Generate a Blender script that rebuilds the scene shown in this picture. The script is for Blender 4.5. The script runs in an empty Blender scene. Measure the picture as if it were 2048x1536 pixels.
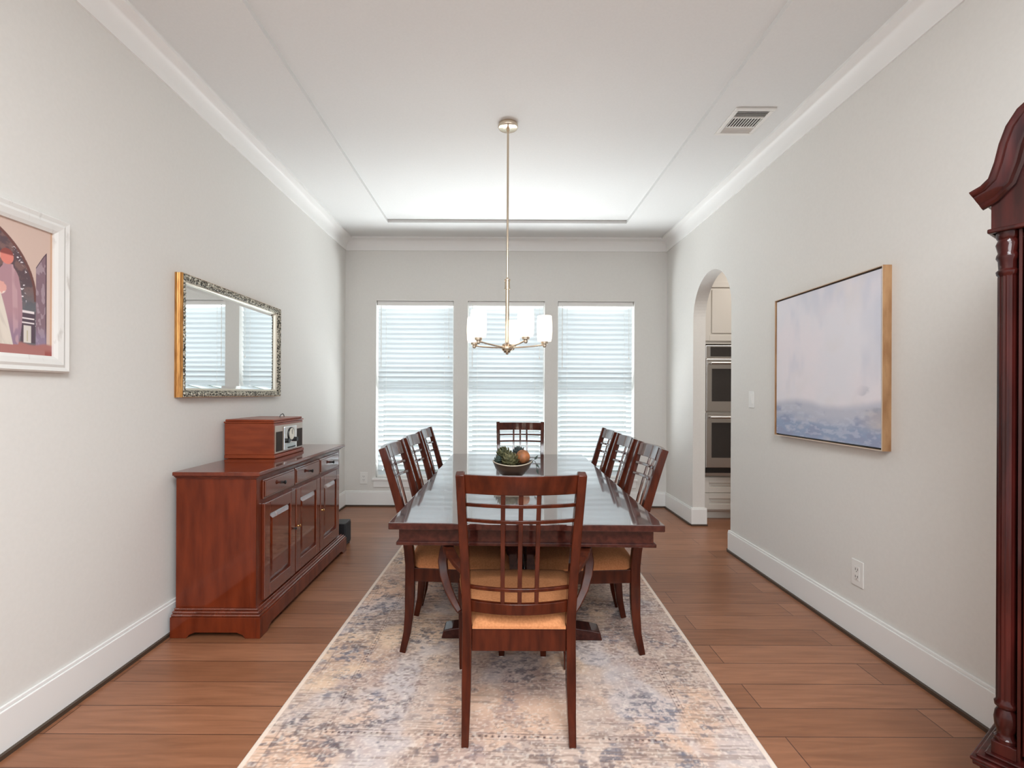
import bpy, bmesh, math, random
import numpy as np
from mathutils import Vector, Matrix
random.seed(7)
S = bpy.context.scene
C = S.collection
PI = math.pi

# ------------------------------------------------------------------ camera, world, light, exposure
F = 960.0
H = 1.28
cam_d = bpy.data.cameras.new('camera'); cam = bpy.data.objects.new('camera', cam_d); C.objects.link(cam)
cam_d.sensor_width = 36; cam_d.lens = F / 2048 * 36
cam_d.shift_x = 24 / 2048; cam_d.shift_y = 18 / 2048
cam_d.clip_start = .05
cam.location = (0, 0, H)
cam.rotation_euler = (math.radians(90), math.radians(-.25), 0)
S.camera = cam

S.view_settings.view_transform = 'Standard'
S.view_settings.look = 'None'
S.view_settings.gamma = 1
S.view_settings.use_curve_mapping = False
S.view_settings.exposure = 0.27

w = bpy.data.worlds.new('world'); S.world = w; w.use_nodes = True
bg = w.node_tree.nodes['Background']
bg.inputs[0].default_value = (.86, .93, 1.0, 1); bg.inputs[1].default_value = 1.1

def area(name, loc, rot, sx, sy, power, col):
    d = bpy.data.lights.new(name, 'AREA'); d.shape = 'RECTANGLE'; d.size = sx; d.size_y = sy
    d.energy = power; d.color = col
    o = bpy.data.objects.new(name, d); C.objects.link(o); o.location = loc; o.rotation_euler = rot
    return o
WIN = [(-1.399, -.525), (-.367, .502), (.649, 1.512)]
WZ0, WZ1 = .315, 2.318
area('daylight', (.06, 7.3, -1.05), (math.radians(-90-50), 0, 0), 8.5, 1.9, 1180, (.91, .965, 1.0))   # bright lawn and sky outside, shining up through the slats
area('kitchen_fill', (2.9, 3.9, 2.98), (0, 0, 0), .8, .8, 22, (1, .93, .86))  # added lamp to light the kitchen, no fixture modelled
area('foyer_fill', (.1, -1.5, 2.98), (0, 0, 0), 1.6, 1.4, 110, (.92, .965, 1.0))  # unseen fill lamp added behind the camera to lift the whole room
area('entry_fill', (.35, -.25, 3.0), (0, 0, 0), 1.2, .8, 80, (.92, .965, 1.0))  # second added fill, out of view, to brighten the right wall

# ------------------------------------------------------------------ helpers
MATS = {}
def principled(name, col, rough=.5, metal=0, spec=.5, coat=0, coat_rough=.1, emit=None, es=0, trans=0, alpha=1):
    m = bpy.data.materials.new(name); m.use_nodes = True
    b = m.node_tree.nodes['Principled BSDF']
    b.inputs['Base Color'].default_value = (*col, 1)
    b.inputs['Roughness'].default_value = rough
    b.inputs['Metallic'].default_value = metal
    b.inputs['Specular IOR Level'].default_value = spec
    b.inputs['Coat Weight'].default_value = coat
    b.inputs['Coat Roughness'].default_value = coat_rough
    b.inputs['Transmission Weight'].default_value = trans
    if emit:
        b.inputs['Emission Color'].default_value = (*emit, 1); b.inputs['Emission Strength'].default_value = es
    MATS[name] = m
    return m
def nd(m, t, **kw):
    n = m.node_tree.nodes.new(t)
    for k, v in kw.items():
        if k.startswith('i_'):
            n.inputs[k[2:].replace('_', ' ')].default_value = v
        else: setattr(n, k, v)
    return n
def lk(m, a, b): m.node_tree.links.new(a, b)
def B(m): return m.node_tree.nodes['Principled BSDF']
def noisy(m, c1, c2, scale=(1, 1, 1), nscale=5, detail=4, bump=0, p1=.35, p2=.65, dist=.0):
    tc = nd(m, 'ShaderNodeTexCoord'); mp = nd(m, 'ShaderNodeMapping'); mp.inputs['Scale'].default_value = scale
    lk(m, tc.outputs['Object'], mp.inputs[0])
    n = nd(m, 'ShaderNodeTexNoise'); n.inputs['Scale'].default_value = nscale; n.inputs['Detail'].default_value = detail
    n.inputs['Distortion'].default_value = dist
    lk(m, mp.outputs[0], n.inputs['Vector'])
    r = nd(m, 'ShaderNodeValToRGB'); r.color_ramp.elements[0].position = p1; r.color_ramp.elements[1].position = p2
    r.color_ramp.elements[0].color = (*c1, 1); r.color_ramp.elements[1].color = (*c2, 1)
    lk(m, n.outputs['Fac'], r.inputs[0]); lk(m, r.outputs[0], B(m).inputs['Base Color'])
    if bump:
        bp = nd(m, 'ShaderNodeBump'); bp.inputs['Strength'].default_value = bump; bp.inputs['Distance'].default_value = .004
        lk(m, n.outputs['Fac'], bp.inputs['Height']); lk(m, bp.outputs[0], B(m).inputs['Normal'])
    return m

paint = noisy(principled('wall_paint', (.6, .57, .52), .75, spec=.25), (.735, .72, .685), (.75, .735, .70), nscale=60, bump=.04)
ceilp = noisy(principled('ceiling_paint', (.7, .68, .65), .85, spec=.2), (.73, .73, .715), (.745, .745, .73), nscale=80, bump=.04)
trimw = principled('trim_white', (.85, .845, .825), .4, spec=.4)
shoe = principled('shoe_dark', (.07, .045, .03), .5)
dark_mah = noisy(principled('chair_mahogany', (.1, .03, .015), .42, spec=.05, coat=.85, coat_rough=.07), (.036, .0065, .0025), (.078, .014, .005), (6, 6, 1), 6, 5)
table_mah = noisy(principled('table_mahogany', (.06, .02, .012), .3, spec=.08, coat=1, coat_rough=.06), (.030, .007, .005), (.062, .015, .010), (12, 1, 12), 4, 5)
B(table_mah).inputs['Coat IOR'].default_value = 1.35
top_mah = noisy(principled('tabletop_mahogany', (.06, .02, .012), .25, spec=.6, coat=1, coat_rough=.05), (.030, .007, .005), (.062, .015, .010), (12, 1, 12), 4, 5)
B(top_mah).inputs['Coat IOR'].default_value = 4.2
arm_mah = noisy(principled('arm_mahogany', (.08, .02, .01), .5, spec=.2, coat=.1, coat_rough=.2), (.042, .0075, .003), (.088, .018, .006), (6, 6, 1), 6, 5)
cherry = noisy(principled('sideboard_cherry', (.2, .05, .02), .45, spec=.05, coat=.9, coat_rough=.07), (.105, .016, .0045), (.17, .028, .008), (5, 5, .9), 4, 5)
cherry_front = noisy(principled('polished_cherry', (.2, .05, .02), .45, spec=.05, coat=1, coat_rough=.06), (.105, .016, .0045), (.17, .028, .008), (5, 5, .9), 4, 5)
gloss_mah = noisy(principled('polished_mahogany', (.1, .03, .015), .42, spec=.05, coat=1, coat_rough=.06), (.036, .0065, .0025), (.078, .014, .005), (6, 6, 1), 6, 5)
radio_wood = noisy(principled('radio_cherry', (.2, .05, .02), .4, spec=.25, coat=.4, coat_rough=.10), (.19, .032, .010), (.27, .052, .017), (1, 1, 5), 5, 5)
clock_wood = noisy(principled('clock_mahogany', (.06, .015, .012), .4, spec=.08, coat=.8, coat_rough=.06), (.020, .0032, .0025), (.056, .008, .006), (7, 7, .8), 5, 5)
fabric = noisy(principled('seat_fabric', (.4, .2, .09), .85, spec=.2), (.46, .185, .075), (.56, .235, .10), (1, 1, 1), 120, 3, bump=.15)
top_cherry = noisy(principled('sideboard_top_cherry', (.2, .05, .02), .45, spec=.05, coat=1, coat_rough=.08), (.105, .016, .0045), (.17, .028, .008), (5, .9, 5), 4, 5)
for m_, i_ in ((top_cherry, 1.5), (dark_mah, 1.35), (cherry, 1.35), (cherry_front, 2.3), (gloss_mah, 2.4), (clock_wood, 1.35), (radio_wood, 1.35)): B(m_).inputs['Coat IOR'].default_value = i_
nickel = principled('brushed_nickel', (.66, .56, .44), .22, metal=1)
brass = principled('brass', (.75, .48, .18), .25, metal=1)
blackm = principled('black_metal', (.012, .011, .011), .4, spec=.5)
steel = principled('stainless_steel', (.55, .53, .51), .3, metal=1)
chrome = principled('chrome', (.8, .8, .8), .08, metal=1)
ovenglass = principled('oven_glass', (.035, .03, .028), .08, spec=.6)
cabw = principled('cabinet_paint', (.66, .63, .58), .45, spec=.4)
plate = principled('plastic_white', (.82, .81, .78), .35)
slotm = principled('slot_dark', (.08, .07, .06), .5)
black = principled('black_plastic', (.015, .015, .017), .45)
ventw = principled('vent_enamel', (.76, .74, .70), .4)
ventd = principled('duct_dark', (.05, .045, .04), .8)

# blinds: white slats that let light through
slat = bpy.data.materials.new('blind_vinyl'); slat.use_nodes = True
nt = slat.node_tree; nt.nodes.clear()
out = nt.nodes.new('ShaderNodeOutputMaterial'); mx = nt.nodes.new('ShaderNodeMixShader'); mx.inputs[0].default_value = .22
df = nt.nodes.new('ShaderNodeBsdfDiffuse'); df.inputs[0].default_value = (.74, .79, .81, 1)
tr = nt.nodes.new('ShaderNodeBsdfTranslucent'); tr.inputs[0].default_value = (.86, .91, .93, 1)
nt.links.new(df.outputs[0], mx.inputs[1]); nt.links.new(tr.outputs[0], mx.inputs[2]); nt.links.new(mx.outputs[0], out.inputs[0])
# window glass: clear, thin
glass = bpy.data.materials.new('window_glass'); glass.use_nodes = True
nt = glass.node_tree; nt.nodes.clear()
out = nt.nodes.new('ShaderNodeOutputMaterial'); mx = nt.nodes.new('ShaderNodeMixShader'); mx.inputs[0].default_value = .06
t_ = nt.nodes.new('ShaderNodeBsdfTransparent'); g_ = nt.nodes.new('ShaderNodeBsdfGlossy'); g_.inputs['Roughness'].default_value = .02
nt.links.new(t_.outputs[0], mx.inputs[1]); nt.links.new(g_.outputs[0], mx.inputs[2]); nt.links.new(mx.outputs[0], out.inputs[0])
frost = bpy.data.materials.new('frosted_glass'); frost.use_nodes = True
nt = frost.node_tree; nt.nodes.clear()
out = nt.nodes.new('ShaderNodeOutputMaterial'); mx = nt.nodes.new('ShaderNodeMixShader'); mx.inputs[0].default_value = .7
df = nt.nodes.new('ShaderNodeBsdfDiffuse'); df.inputs[0].default_value = (.9, .88, .85, 1)
tr = nt.nodes.new('ShaderNodeBsdfTranslucent'); tr.inputs[0].default_value = (.97, .95, .92, 1)
em = nt.nodes.new('ShaderNodeEmission'); em.inputs[0].default_value = (1, .86, .72, 1); em.inputs[1].default_value = .45; ad = nt.nodes.new('ShaderNodeAddShader')
nt.links.new(df.outputs[0], mx.inputs[1]); nt.links.new(tr.outputs[0], mx.inputs[2]); nt.links.new(mx.outputs[0], ad.inputs[0]); nt.links.new(em.outputs[0], ad.inputs[1]); nt.links.new(ad.outputs[0], out.inputs[0])
bulbm = principled('bulb_glow', (1, .9, .8), .4, emit=(1, .8, .6), es=3)
mirrorm = principled('mirror_silver', (.93, .95, .95), .015, metal=1)

# floor planks run left to right
floorm = principled('floor_planks', (.3, .15, .08), .33, spec=.5)
tc = nd(floorm, 'ShaderNodeTexCoord'); br = nd(floorm, 'ShaderNodeTexBrick')
br.inputs['Scale'].default_value = 1; br.inputs['Brick Width'].default_value = 1.7; br.inputs['Row Height'].default_value = .163
br.inputs['Mortar Size'].default_value = .0022; br.inputs['Mortar Smooth'].default_value = .3; br.inputs['Bias'].default_value = 0
br.offset = .37; br.offset_frequency = 2
br.inputs['Color1'].default_value = (.25, .103, .05, 1); br.inputs['Color2'].default_value = (.335, .148, .078, 1)
br.inputs['Mortar'].default_value = (.09, .035, .02, 1)
lk(floorm, tc.outputs['Object'], br.inputs['Vector'])
mp = nd(floorm, 'ShaderNodeMapping'); mp.inputs['Scale'].default_value = (1.2, 14, 1); lk(floorm, tc.outputs['Object'], mp.inputs[0])
nn = nd(floorm, 'ShaderNodeTexNoise'); nn.inputs['Scale'].default_value = 3; nn.inputs['Detail'].default_value = 6; nn.inputs['Distortion'].default_value = .6
lk(floorm, mp.outputs[0], nn.inputs['Vector'])
rr = nd(floorm, 'ShaderNodeValToRGB'); rr.color_ramp.elements[0].position = .3; rr.color_ramp.elements[1].position = .7
rr.color_ramp.elements[0].color = (.78, .75, .72, 1); rr.color_ramp.elements[1].color = (1.12, 1.12, 1.12, 1)
lk(floorm, nn.outputs['Fac'], rr.inputs[0])
mm = nd(floorm, 'ShaderNodeMix', data_type='RGBA', blend_type='MULTIPLY'); mm.inputs[0].default_value = 1
lk(floorm, br.outputs['Color'], mm.inputs[6]); lk(floorm, rr.outputs[0], mm.inputs[7]); lk(floorm, mm.outputs[2], B(floorm).inputs['Base Color'])
bp = nd(floorm, 'ShaderNodeBump'); bp.inputs['Strength'].default_value = .35; bp.inputs['Distance'].default_value = .003
inv = nd(floorm, 'ShaderNodeMath', operation='SUBTRACT'); inv.inputs[0].default_value = 1
lk(floorm, br.outputs['Fac'], inv.inputs[1]); lk(floorm, inv.outputs[0], bp.inputs['Height']); lk(floorm, bp.outputs[0], B(floorm).inputs['Normal'])

def nb(): return bmesh.new()
def box(bm, x0, x1, y0, y1, z0, z1):
    v = [bm.verts.new(p) for p in [(x0,y0,z0),(x1,y0,z0),(x1,y1,z0),(x0,y1,z0),(x0,y0,z1),(x1,y0,z1),(x1,y1,z1),(x0,y1,z1)]]
    for f in [(3,2,1,0),(4,5,6,7),(0,1,5,4),(1,2,6,5),(2,3,7,6),(3,0,4,7)]: bm.faces.new([v[i] for i in f])
def hexa(bm, pts):
    v = [bm.verts.new(p) for p in pts]
    for f in [(3,2,1,0),(4,5,6,7),(0,1,5,4),(1,2,6,5),(2,3,7,6),(3,0,4,7)]: bm.faces.new([v[i] for i in f])
def prism(bm, poly, axis, a, b):
    """polygon (list of 2D) extruded along axis between a and b"""
    def P(p, t):
        if axis == 'x': return (t, p[0], p[1])
        if axis == 'y': return (p[0], t, p[1])
        return (p[0], p[1], t)
    A = [bm.verts.new(P(p, a)) for p in poly]; Bv = [bm.verts.new(P(p, b)) for p in poly]
    n = len(poly)
    bm.faces.new(A); bm.faces.new(Bv[::-1])
    for i in range(n): bm.faces.new([A[i], Bv[i], Bv[(i+1) % n], A[(i+1) % n]])
def bar(bm, pts, sw, sd, side=(1, 0, 0)):
    """rectangular section swept along pts. sw: size along side axis, sd: size across; scalars or lists"""
    pts = [Vector(p) for p in pts]; n = len(pts); side = Vector(side).normalized(); rings = []
    for i, p in enumerate(pts):
        t = (pts[min(i+1, n-1)] - pts[max(i-1, 0)]).normalized()
        s = (side - t * side.dot(t)).normalized(); u = t.cross(s)
        a = (sw[i] if isinstance(sw, (list, tuple)) else sw) / 2; b = (sd[i] if isinstance(sd, (list, tuple)) else sd) / 2
        rings.append([bm.verts.new(p + s*x*a + u*y*b) for x, y in ((-1,-1),(1,-1),(1,1),(-1,1))])
    for r, q in zip(rings, rings[1:]):
        for i in range(4): bm.faces.new([r[i], r[(i+1) % 4], q[(i+1) % 4], q[i]])
    bm.faces.new(rings[0][::-1]); bm.faces.new(rings[-1])
def tube(bm, pts, r, n=10, caps=True):
    pts = [Vector(p) for p in pts]; N = len(pts); rings = []; prev = None
    for i, p in enumerate(pts):
        t = (pts[min(i+1, N-1)] - pts[max(i-1, 0)]).normalized()
        if prev is None: s = t.cross(Vector((.13, .31, .94)) if abs(t.z) < .9 else Vector((1, 0, 0))).normalized()
        else: s = (prev - t * prev.dot(t)).normalized()
        prev = s; u = t.cross(s); rad = r[i] if isinstance(r, (list, tuple)) else r
        rings.append([bm.verts.new(p + (s*math.cos(2*PI*k/n) + u*math.sin(2*PI*k/n))*rad) for k in range(n)])
    for a, b in zip(rings, rings[1:]):
        for i in range(n): bm.faces.new([a[i], a[(i+1) % n], b[(i+1) % n], b[i]])
    if caps: bm.faces.new(rings[0][::-1]); bm.faces.new(rings[-1])
def lathe(bm, prof, c=(0, 0, 0), n=28, flute=None):
    rings = []
    for r, z in prof:
        ring = []
        for k in range(n):
            a = 2*PI*k/n; rad = max(r, 1e-4)
            if flute and flute[0] < z < flute[1]: rad *= 1 - (.10 if k % 4 in (1, 2) else 0)
            ring.append(bm.verts.new((c[0]+rad*math.cos(a), c[1]+rad*math.sin(a), c[2]+z)))
        rings.append(ring)
    for a, b in zip(rings, rings[1:]):
        for i in range(n): bm.faces.new([a[i], a[(i+1) % n], b[(i+1) % n], b[i]])
    bm.faces.new(rings[0][::-1]); bm.faces.new(rings[-1])
def ball(bm, c, r, seg=20, rings=12, sc=(1, 1, 1)):
    res = bmesh.ops.create_uvsphere(bm, u_segments=seg, v_segments=rings, radius=r)
    for v in res['verts']: v.co = Vector((v.co.x*sc[0]+c[0], v.co.y*sc[1]+c[1], v.co.z*sc[2]+c[2]))
def obj(name, bm, mat, parent=None, bevel=0, smooth=False, loc=None):
    bmesh.ops.recalc_face_normals(bm, faces=bm.faces[:])
    me = bpy.data.meshes.new(name)
    if smooth:
        for f in bm.faces: f.smooth = True
    bm.to_mesh(me); bm.free()
    if smooth:
        try: me.set_sharp_from_angle(angle=math.radians(40))
        except Exception: pass
    o = bpy.data.objects.new(name, me); C.objects.link(o); me.materials.append(mat)
    if parent: o.parent = parent
    if loc: o.location = loc
    if bevel:
        b = o.modifiers.new('bevel', 'BEVEL'); b.width = bevel; b.segments = 2; b.limit_method = 'ANGLE'; b.angle_limit = math.radians(40)
    return o
def tag(o, label, cat, group=None):
    o['label'] = label; o['category'] = cat
    if group: o['group'] = group
    return o
def thing(name, label, cat, loc=(0, 0, 0), rz=0, group=None):
    o = bpy.data.objects.new(name, None); C.objects.link(o); o.location = loc; o.rotation_euler = (0, 0, rz)
    o.empty_display_size = .1
    return tag(o, label, cat, group)
def struct(name, bm, mat, parent=None, bevel=0, smooth=False):
    o = obj(name, bm, mat, parent, bevel, smooth)
    if not parent: o['kind'] = 'structure'
    return o
def dup(root, loc, rz, label, group=None):
    def cp(o, par):
        c = o.copy(); C.objects.link(c); c.parent = par
        for ch in o.children: cp(ch, c)
        return c
    r = cp(root, None); r.location = loc; r.rotation_euler = (0, 0, rz); r['label'] = label
    if group: r['group'] = group
    return r

# ------------------------------------------------------------------ room shell
XL, XR, YB, YN, CZ = -1.748, 1.878, 5.41, -2.6, 3.01
TH = .12; TX0, TX1, TY0, TY1, TD = -1.148, 1.280, -1.9, 4.885, .03
KX, KY0, KY1 = 4.6, 2.0, 5.55
bm = nb(); box(bm, XL-.15, KX+.15, YN, 5.65, -.08, 0); struct('floor', bm, floorm)
bm = nb()
for r in ((XL-.15, KX+.15, YN, TY0), (XL-.15, KX+.15, TY1, 5.65), (XL-.15, TX0, TY0, TY1), (TX1, KX+.15, TY0, TY1)):
    box(bm, *r, CZ, CZ+.12)
box(bm, TX0, TX1, TY0, TY1, CZ+TD, CZ+.12)
struct('ceiling', bm, ceilp)
bm = nb(); box(bm, XL-.15, XL, YN, 5.65, 0, CZ); struct('wall_left', bm, paint)
# back wall with three window openings
bm = nb(); xs = [XL] + [v for p in WIN for v in p] + [XR]
for i in range(0, 7, 2): box(bm, xs[i], xs[i+1], YB, YB+.2, 0, CZ)
for a, b in WIN: box(bm, a, b, YB, YB+.2, 0, WZ0); box(bm, a, b, YB, YB+.2, WZ1, CZ)
struct('wall_back', bm, paint)
# right wall with the arched opening
AY0, AY1, ASP = 3.902, 4.67, 2.0
AR = (AY1-AY0)/2; AC = (AY0+AY1)/2
bm = nb(); box(bm, XR, XR+TH, YN, AY0, 0, CZ); box(bm, XR, XR+TH, AY1, YB+.2, 0, CZ)
N = 40
for i in range(N):
    t0, t1 = PI - PI*i/N, PI - PI*(i+1)/N
    y0, z0 = AC+AR*math.cos(t0), ASP+AR*math.sin(t0); y1, z1 = AC+AR*math.cos(t1), ASP+AR*math.sin(t1)
    hexa(bm, [(XR,y0,z0),(XR+TH,y0,z0),(XR+TH,y1,z1),(XR,y1,z1),(XR,y0,CZ),(XR+TH,y0,CZ),(XR+TH,y1,CZ),(XR,y1,CZ)])
struct('wall_right', bm, paint)
bm = nb(); box(bm, XR+TH, KX+.12, KY1, KY1+.1, 0, CZ); struct('wall_kitchen_back', bm, paint)
bm = nb(); box(bm, KX, KX+.12, KY0, KY1, 0, CZ); struct('wall_kitchen_right', bm, paint)
bm = nb(); box(bm, XR+TH, KX+.12, KY0-.1, KY0, 0, CZ); struct('wall_kitchen_near', bm, paint)

# crown moulding, mitred round three walls
prof = [(0, -.132), (.010, -.132), (.014, -.116)]
for k in range(1, 9):
    a = k/9*PI/2; prof.append((.014+.062*(1-math.cos(a)), -.116+.092*math.sin(a)))
prof += [(.080, -.022), (.095, -.018), (.095, 0)]
bm = nb(); rings = []
for (px, py, sx, sy) in ((XL, YN, 1, 0), (XL, YB, 1, -1), (XR, YB, -1, -1), (XR, YN, -1, 0)):
    rings.append([bm.verts.new((px+sx*u, py+sy*u, CZ+v)) for u, v in prof])
for a, b in zip(rings, rings[1:]):
    for i in range(len(prof)-1): bm.faces.new([a[i], b[i], b[i+1], a[i+1]])
struct('trim_1', bm, trimw, smooth=True)

BH = .172
def baseboard(name, segs):
    """segs: (x0,y0,x1,y1, nx,ny) running along a wall, normal into the room"""
    bm = nb(); bs = nb()
    for x0, y0, x1, y1, nx, ny in segs:
        for (b_, t, za, zb) in ((bm, .016, 0, BH-.014), (bm, .010, BH-.014, BH), (bs, .030, 0, .016)):
            ax, ay = (x0, y0); bx, by = (x1, y1)
            box(b_, min(ax, bx, ax+nx*t), max(ax, bx, bx+nx*t), min(ay, by, ay+ny*t), max(ay, by, by+ny*t), za, zb)
    o = struct(name, bm, trimw, bevel=.003); s = obj('shoe_moulding', bs, shoe, o); return o
baseboard('baseboard_left', [(XL, YN, XL, YB, 1, 0)])
baseboard('baseboard_back', [(XL, YB, XR, YB, 0, -1)])
baseboard('baseboard_right', [(XR, YN, XR, AY0, -1, 0), (XR, AY1, XR, YB, -1, 0), (XR-.016, AY1, XR+TH+.016, AY1, 0, -1), (XR-.016, AY0, XR+TH+.016, AY0, 0, 1)])

# windows
for i, (a, b) in enumerate(WIN):
    bm = nb(); y0, y1 = YB+.12, YB+.17; z0, z1 = WZ0, WZ1; f = .045; zm = (z0+z1)/2 - .05
    box(bm, a, a+f, y0, y1, z0, z1); box(bm, b-f, b, y0, y1, z0, z1)
    box(bm, a+f, b-f, y0, y1, z0, z0+f); box(bm, a+f, b-f, y0, y1, z1-f, z1); box(bm, a+f, b-f, y0, y1, zm-.02, zm+.02)
    wo = struct('window_%d' % (i+1), bm, trimw, bevel=.003)
    for q0, q1 in ((z0+f, zm-.02), (zm+.02, z1-f)):
        bm = nb(); box(bm, a+f, b-f, y0+.022, y0+.027, q0, q1); obj('pane', bm, glass, wo)
    bm = nb(); box(bm, a-.035, b+.035, YB-.028, YB, z0-.022, z0); box(bm, a, b, YB, YB+.12, z0-.022+.022, z0+.004); obj('window_sill', bm, trimw, wo, bevel=.004)
    bm = nb(); box(bm, a-.02, b+.02, YB-.014, YB, z0-.10, z0-.022); obj('sill_apron', bm, trimw, wo, bevel=.003)

# outdoors: lawn, and an added leafy screen blocking the bright horizon behind the slats
bm = nb(); box(bm, -8, 9, 5.7, 16, -1.8, -1.7)
g = struct('ground', bm, noisy(principled('lawn_grass', (.1, .16, .07), .9), (.16, .22, .11), (.26, .32, .18), nscale=9))

bm = nb(); N = 60
top = []; 
for i in range(N+1):
    x = -9+18.5*i/N; row = []
    for j in range(9):
        a = j/8; zz = -1.7+3.3*min(1, a*1.6); yy = 13.0+.9*max(0, a*1.6-1)/.6
        row.append(bm.verts.new((x+random.uniform(-.08, .08), yy+random.uniform(-.10, .10), zz+random.uniform(-.09, .09))))
    top.append(row)
for a, b in zip(top, top[1:]):
    for j in range(8): bm.faces.new([a[j], b[j], b[j+1], a[j+1]])
tag(obj('horizon_screen', bm, noisy(principled('screen_leaves', (.1, .16, .07), .9), (.10, .15, .09), (.22, .28, .20), nscale=7), smooth=False), 'leafy green screen added outdoors to block the bright horizon behind the blinds', 'horizon_screen')

# ------------------------------------------------------------------ blinds
SP, SW, TILT = .0562, .0635, math.radians(57)
places = ['at the left of the three windows', 'in the middle window behind the chandelier', 'at the right window nearest the arch']
for i, (a, b) in enumerate(WIN):
    t = thing('window_blind', 'white horizontal slat blind lowered and nearly closed ' + places[i], 'blind', ((a+b)/2, YB+.058, WZ0+.004), 0, 'window blinds on the far wall')
    hw = (b-a)/2 - .008; hh = WZ1-WZ0-.006
    bm = nb(); box(bm, -hw, hw, -.028, .028, hh-.05, hh); obj('headrail', bm, plate, t, bevel=.003)
    bm = nb(); box(bm, -hw, hw, -.026, .026, .002, .022); obj('bottom_rail', bm, plate, t, bevel=.004)
    bm = nb(); z = .052
    while z < hh-.07:
        rows = []
        for k in range(5):
            s = (k/4-.5)*SW; cr = .0075*(1-(2*k/4-1)**2)
            y = s*math.cos(TILT) + cr*math.sin(TILT); zz = -s*math.sin(TILT) + cr*math.cos(TILT)
            jit = 0
            rows.append([bm.verts.new((x, y, z+zz+jit)) for x in (-hw+.004, hw-.004)])
        for r, q in zip(rows, rows[1:]): bm.faces.new([r[0], r[1], q[1], q[0]])
        z += SP
    so = obj('slats', bm, slat, t, smooth=True); so['kind'] = 'stuff'
    for cx in (-hw+.10, hw-.10):
        bm = nb(); tube(bm, [(cx, -.031, .02), (cx, -.031, hh-.05)], .0012, 6); obj('ladder_cord', bm, plate, t)
    bm = nb(); tube(bm, [(-hw+.045, -.040, hh-.05), (-hw+.045, -.042, hh-.75)], .0035, 8); obj('tilt_wand', bm, plate, t)
    bm = nb(); tube(bm, [(hw-.05, -.040, hh-.05), (hw-.05, -.042, hh-.62)], .0015, 6); lathe(bm, [(.002, 0), (.006, -.008), (.007, -.03), (.003, -.034)], (hw-.05, -.042, hh-.62), 10); obj('lift_cord', bm, plate, t)

# ------------------------------------------------------------------ painted pictures (colour attribute on a fine grid)
def vnoise(x, y, seed=0):
    xi, yi = np.floor(x).astype(np.int64), np.floor(y).astype(np.int64); xf, yf = x-xi, y-yi
    def h(a, b):
        n = (a*374761393 + b*668265263 + seed*974634777) & 0xffffffff
        n = ((n ^ (n >> 13)) * 1274126177) & 0xffffffff
        return ((n ^ (n >> 16)) & 0xffff) / 65535.0
    u, v = xf*xf*(3-2*xf), yf*yf*(3-2*yf)
    return (h(xi, yi)*(1-u)+h(xi+1, yi)*u)*(1-v) + (h(xi, yi+1)*(1-u)+h(xi+1, yi+1)*u)*v
def fbm(x, y, o=4, seed=0):
    s = 0; a = .5; t = 0
    for i in range(o): s = s + a*vnoise(x*2**i, y*2**i, seed+i*17); t += a; a *= .5
    return s/t
def sm(a, b, x): t = np.clip((x-a)/(b-a), 0, 1); return t*t*(3-2*t)
def lerp(c, d, m): return c*(1-m[..., None]) + np.array(d)*m[..., None]
def srgb(c): c = np.clip(np.asarray(c, float), 0, 1); return np.where(c <= .04045, c/12.92, ((c+.055)/1.055)**2.4)
def grid_mesh(name, ux, uy, colors, fn):
    """ux, uy 2D arrays; fn maps to xyz; colors HxWx3 linear"""
    ny, nx = ux.shape; P = fn(ux, uy).reshape(-1, 3)
    me = bpy.data.meshes.new(name); me.vertices.add(nx*ny); me.vertices.foreach_set('co', P.astype(np.float32).ravel())
    i = np.arange((ny-1)*(nx-1)); r, c = i//(nx-1), i % (nx-1); a = r*nx+c
    q = np.stack([a, a+1, a+nx+1, a+nx], 1)
    me.loops.add(q.size); me.loops.foreach_set('vertex_index', q.ravel().astype(np.int32))
    me.polygons.add(len(q)); me.polygons.foreach_set('loop_start', (np.arange(len(q))*4).astype(np.int32))
    me.update(calc_edges=True)
    at = me.color_attributes.new('paint', 'FLOAT_COLOR', 'POINT')
    col = np.concatenate([colors.reshape(-1, 3), np.ones((nx*ny, 1))], 1)
    at.data.foreach_set('color', col.astype(np.float32).ravel())
    return me
def attr_mat(name, rough, spec=.3):
    m = principled(name, (.5, .5, .5), rough, spec=spec)
    a = nd(m, 'ShaderNodeAttribute'); a.attribute_name = 'paint'; lk(m, a.outputs['Color'], B(m).inputs['Base Color'])
    return m, a
def link_mesh(name, me, mat, parent=None):
    o = bpy.data.objects.new(name, me); C.objects.link(o); me.materials.append(mat); o.parent = parent; return o

# seascape canvas on the right wall.  u: 0 far edge .. 1 near edge (right in the photo), v: 0 bottom .. 1 top
PY0, PY1, PZ0, PZ1 = 2.303, 3.209, 1.008, 1.904
t = thing('framed_canvas', 'square blue-grey abstract seascape canvas in light wood float frame on right wall', 'painting', (XR, (PY0+PY1)/2, PZ0))
W_, H_ = PY1-PY0, PZ1-PZ0; fx = -.043
bm = nb()
for (a, b, c, d) in ((-W_/2, -W_/2+.005, 0, H_), (W_/2-.005, W_/2, 0, H_), (-W_/2+.005, W_/2-.005, 0, .005), (-W_/2+.005, W_/2-.005, H_-.005, H_)):
    box(bm, fx, 0, a, b, c, d)
oak = noisy(principled('frame_oak', (.45, .25, .12), .5), (.36, .185, .08), (.50, .29, .14), (4, 4, 1), 8, 4)
obj('frame', bm, oak, t)
bm = nb()
for (a, b, c, d) in ((-W_/2, -W_/2+.005, 0, H_), (W_/2-.005, W_/2, 0, H_), (-W_/2+.005, W_/2-.005, 0, .005), (-W_/2+.005, W_/2-.005, H_-.005, H_)): box(bm, fx-.001, fx, a, b, c, d)
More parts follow.
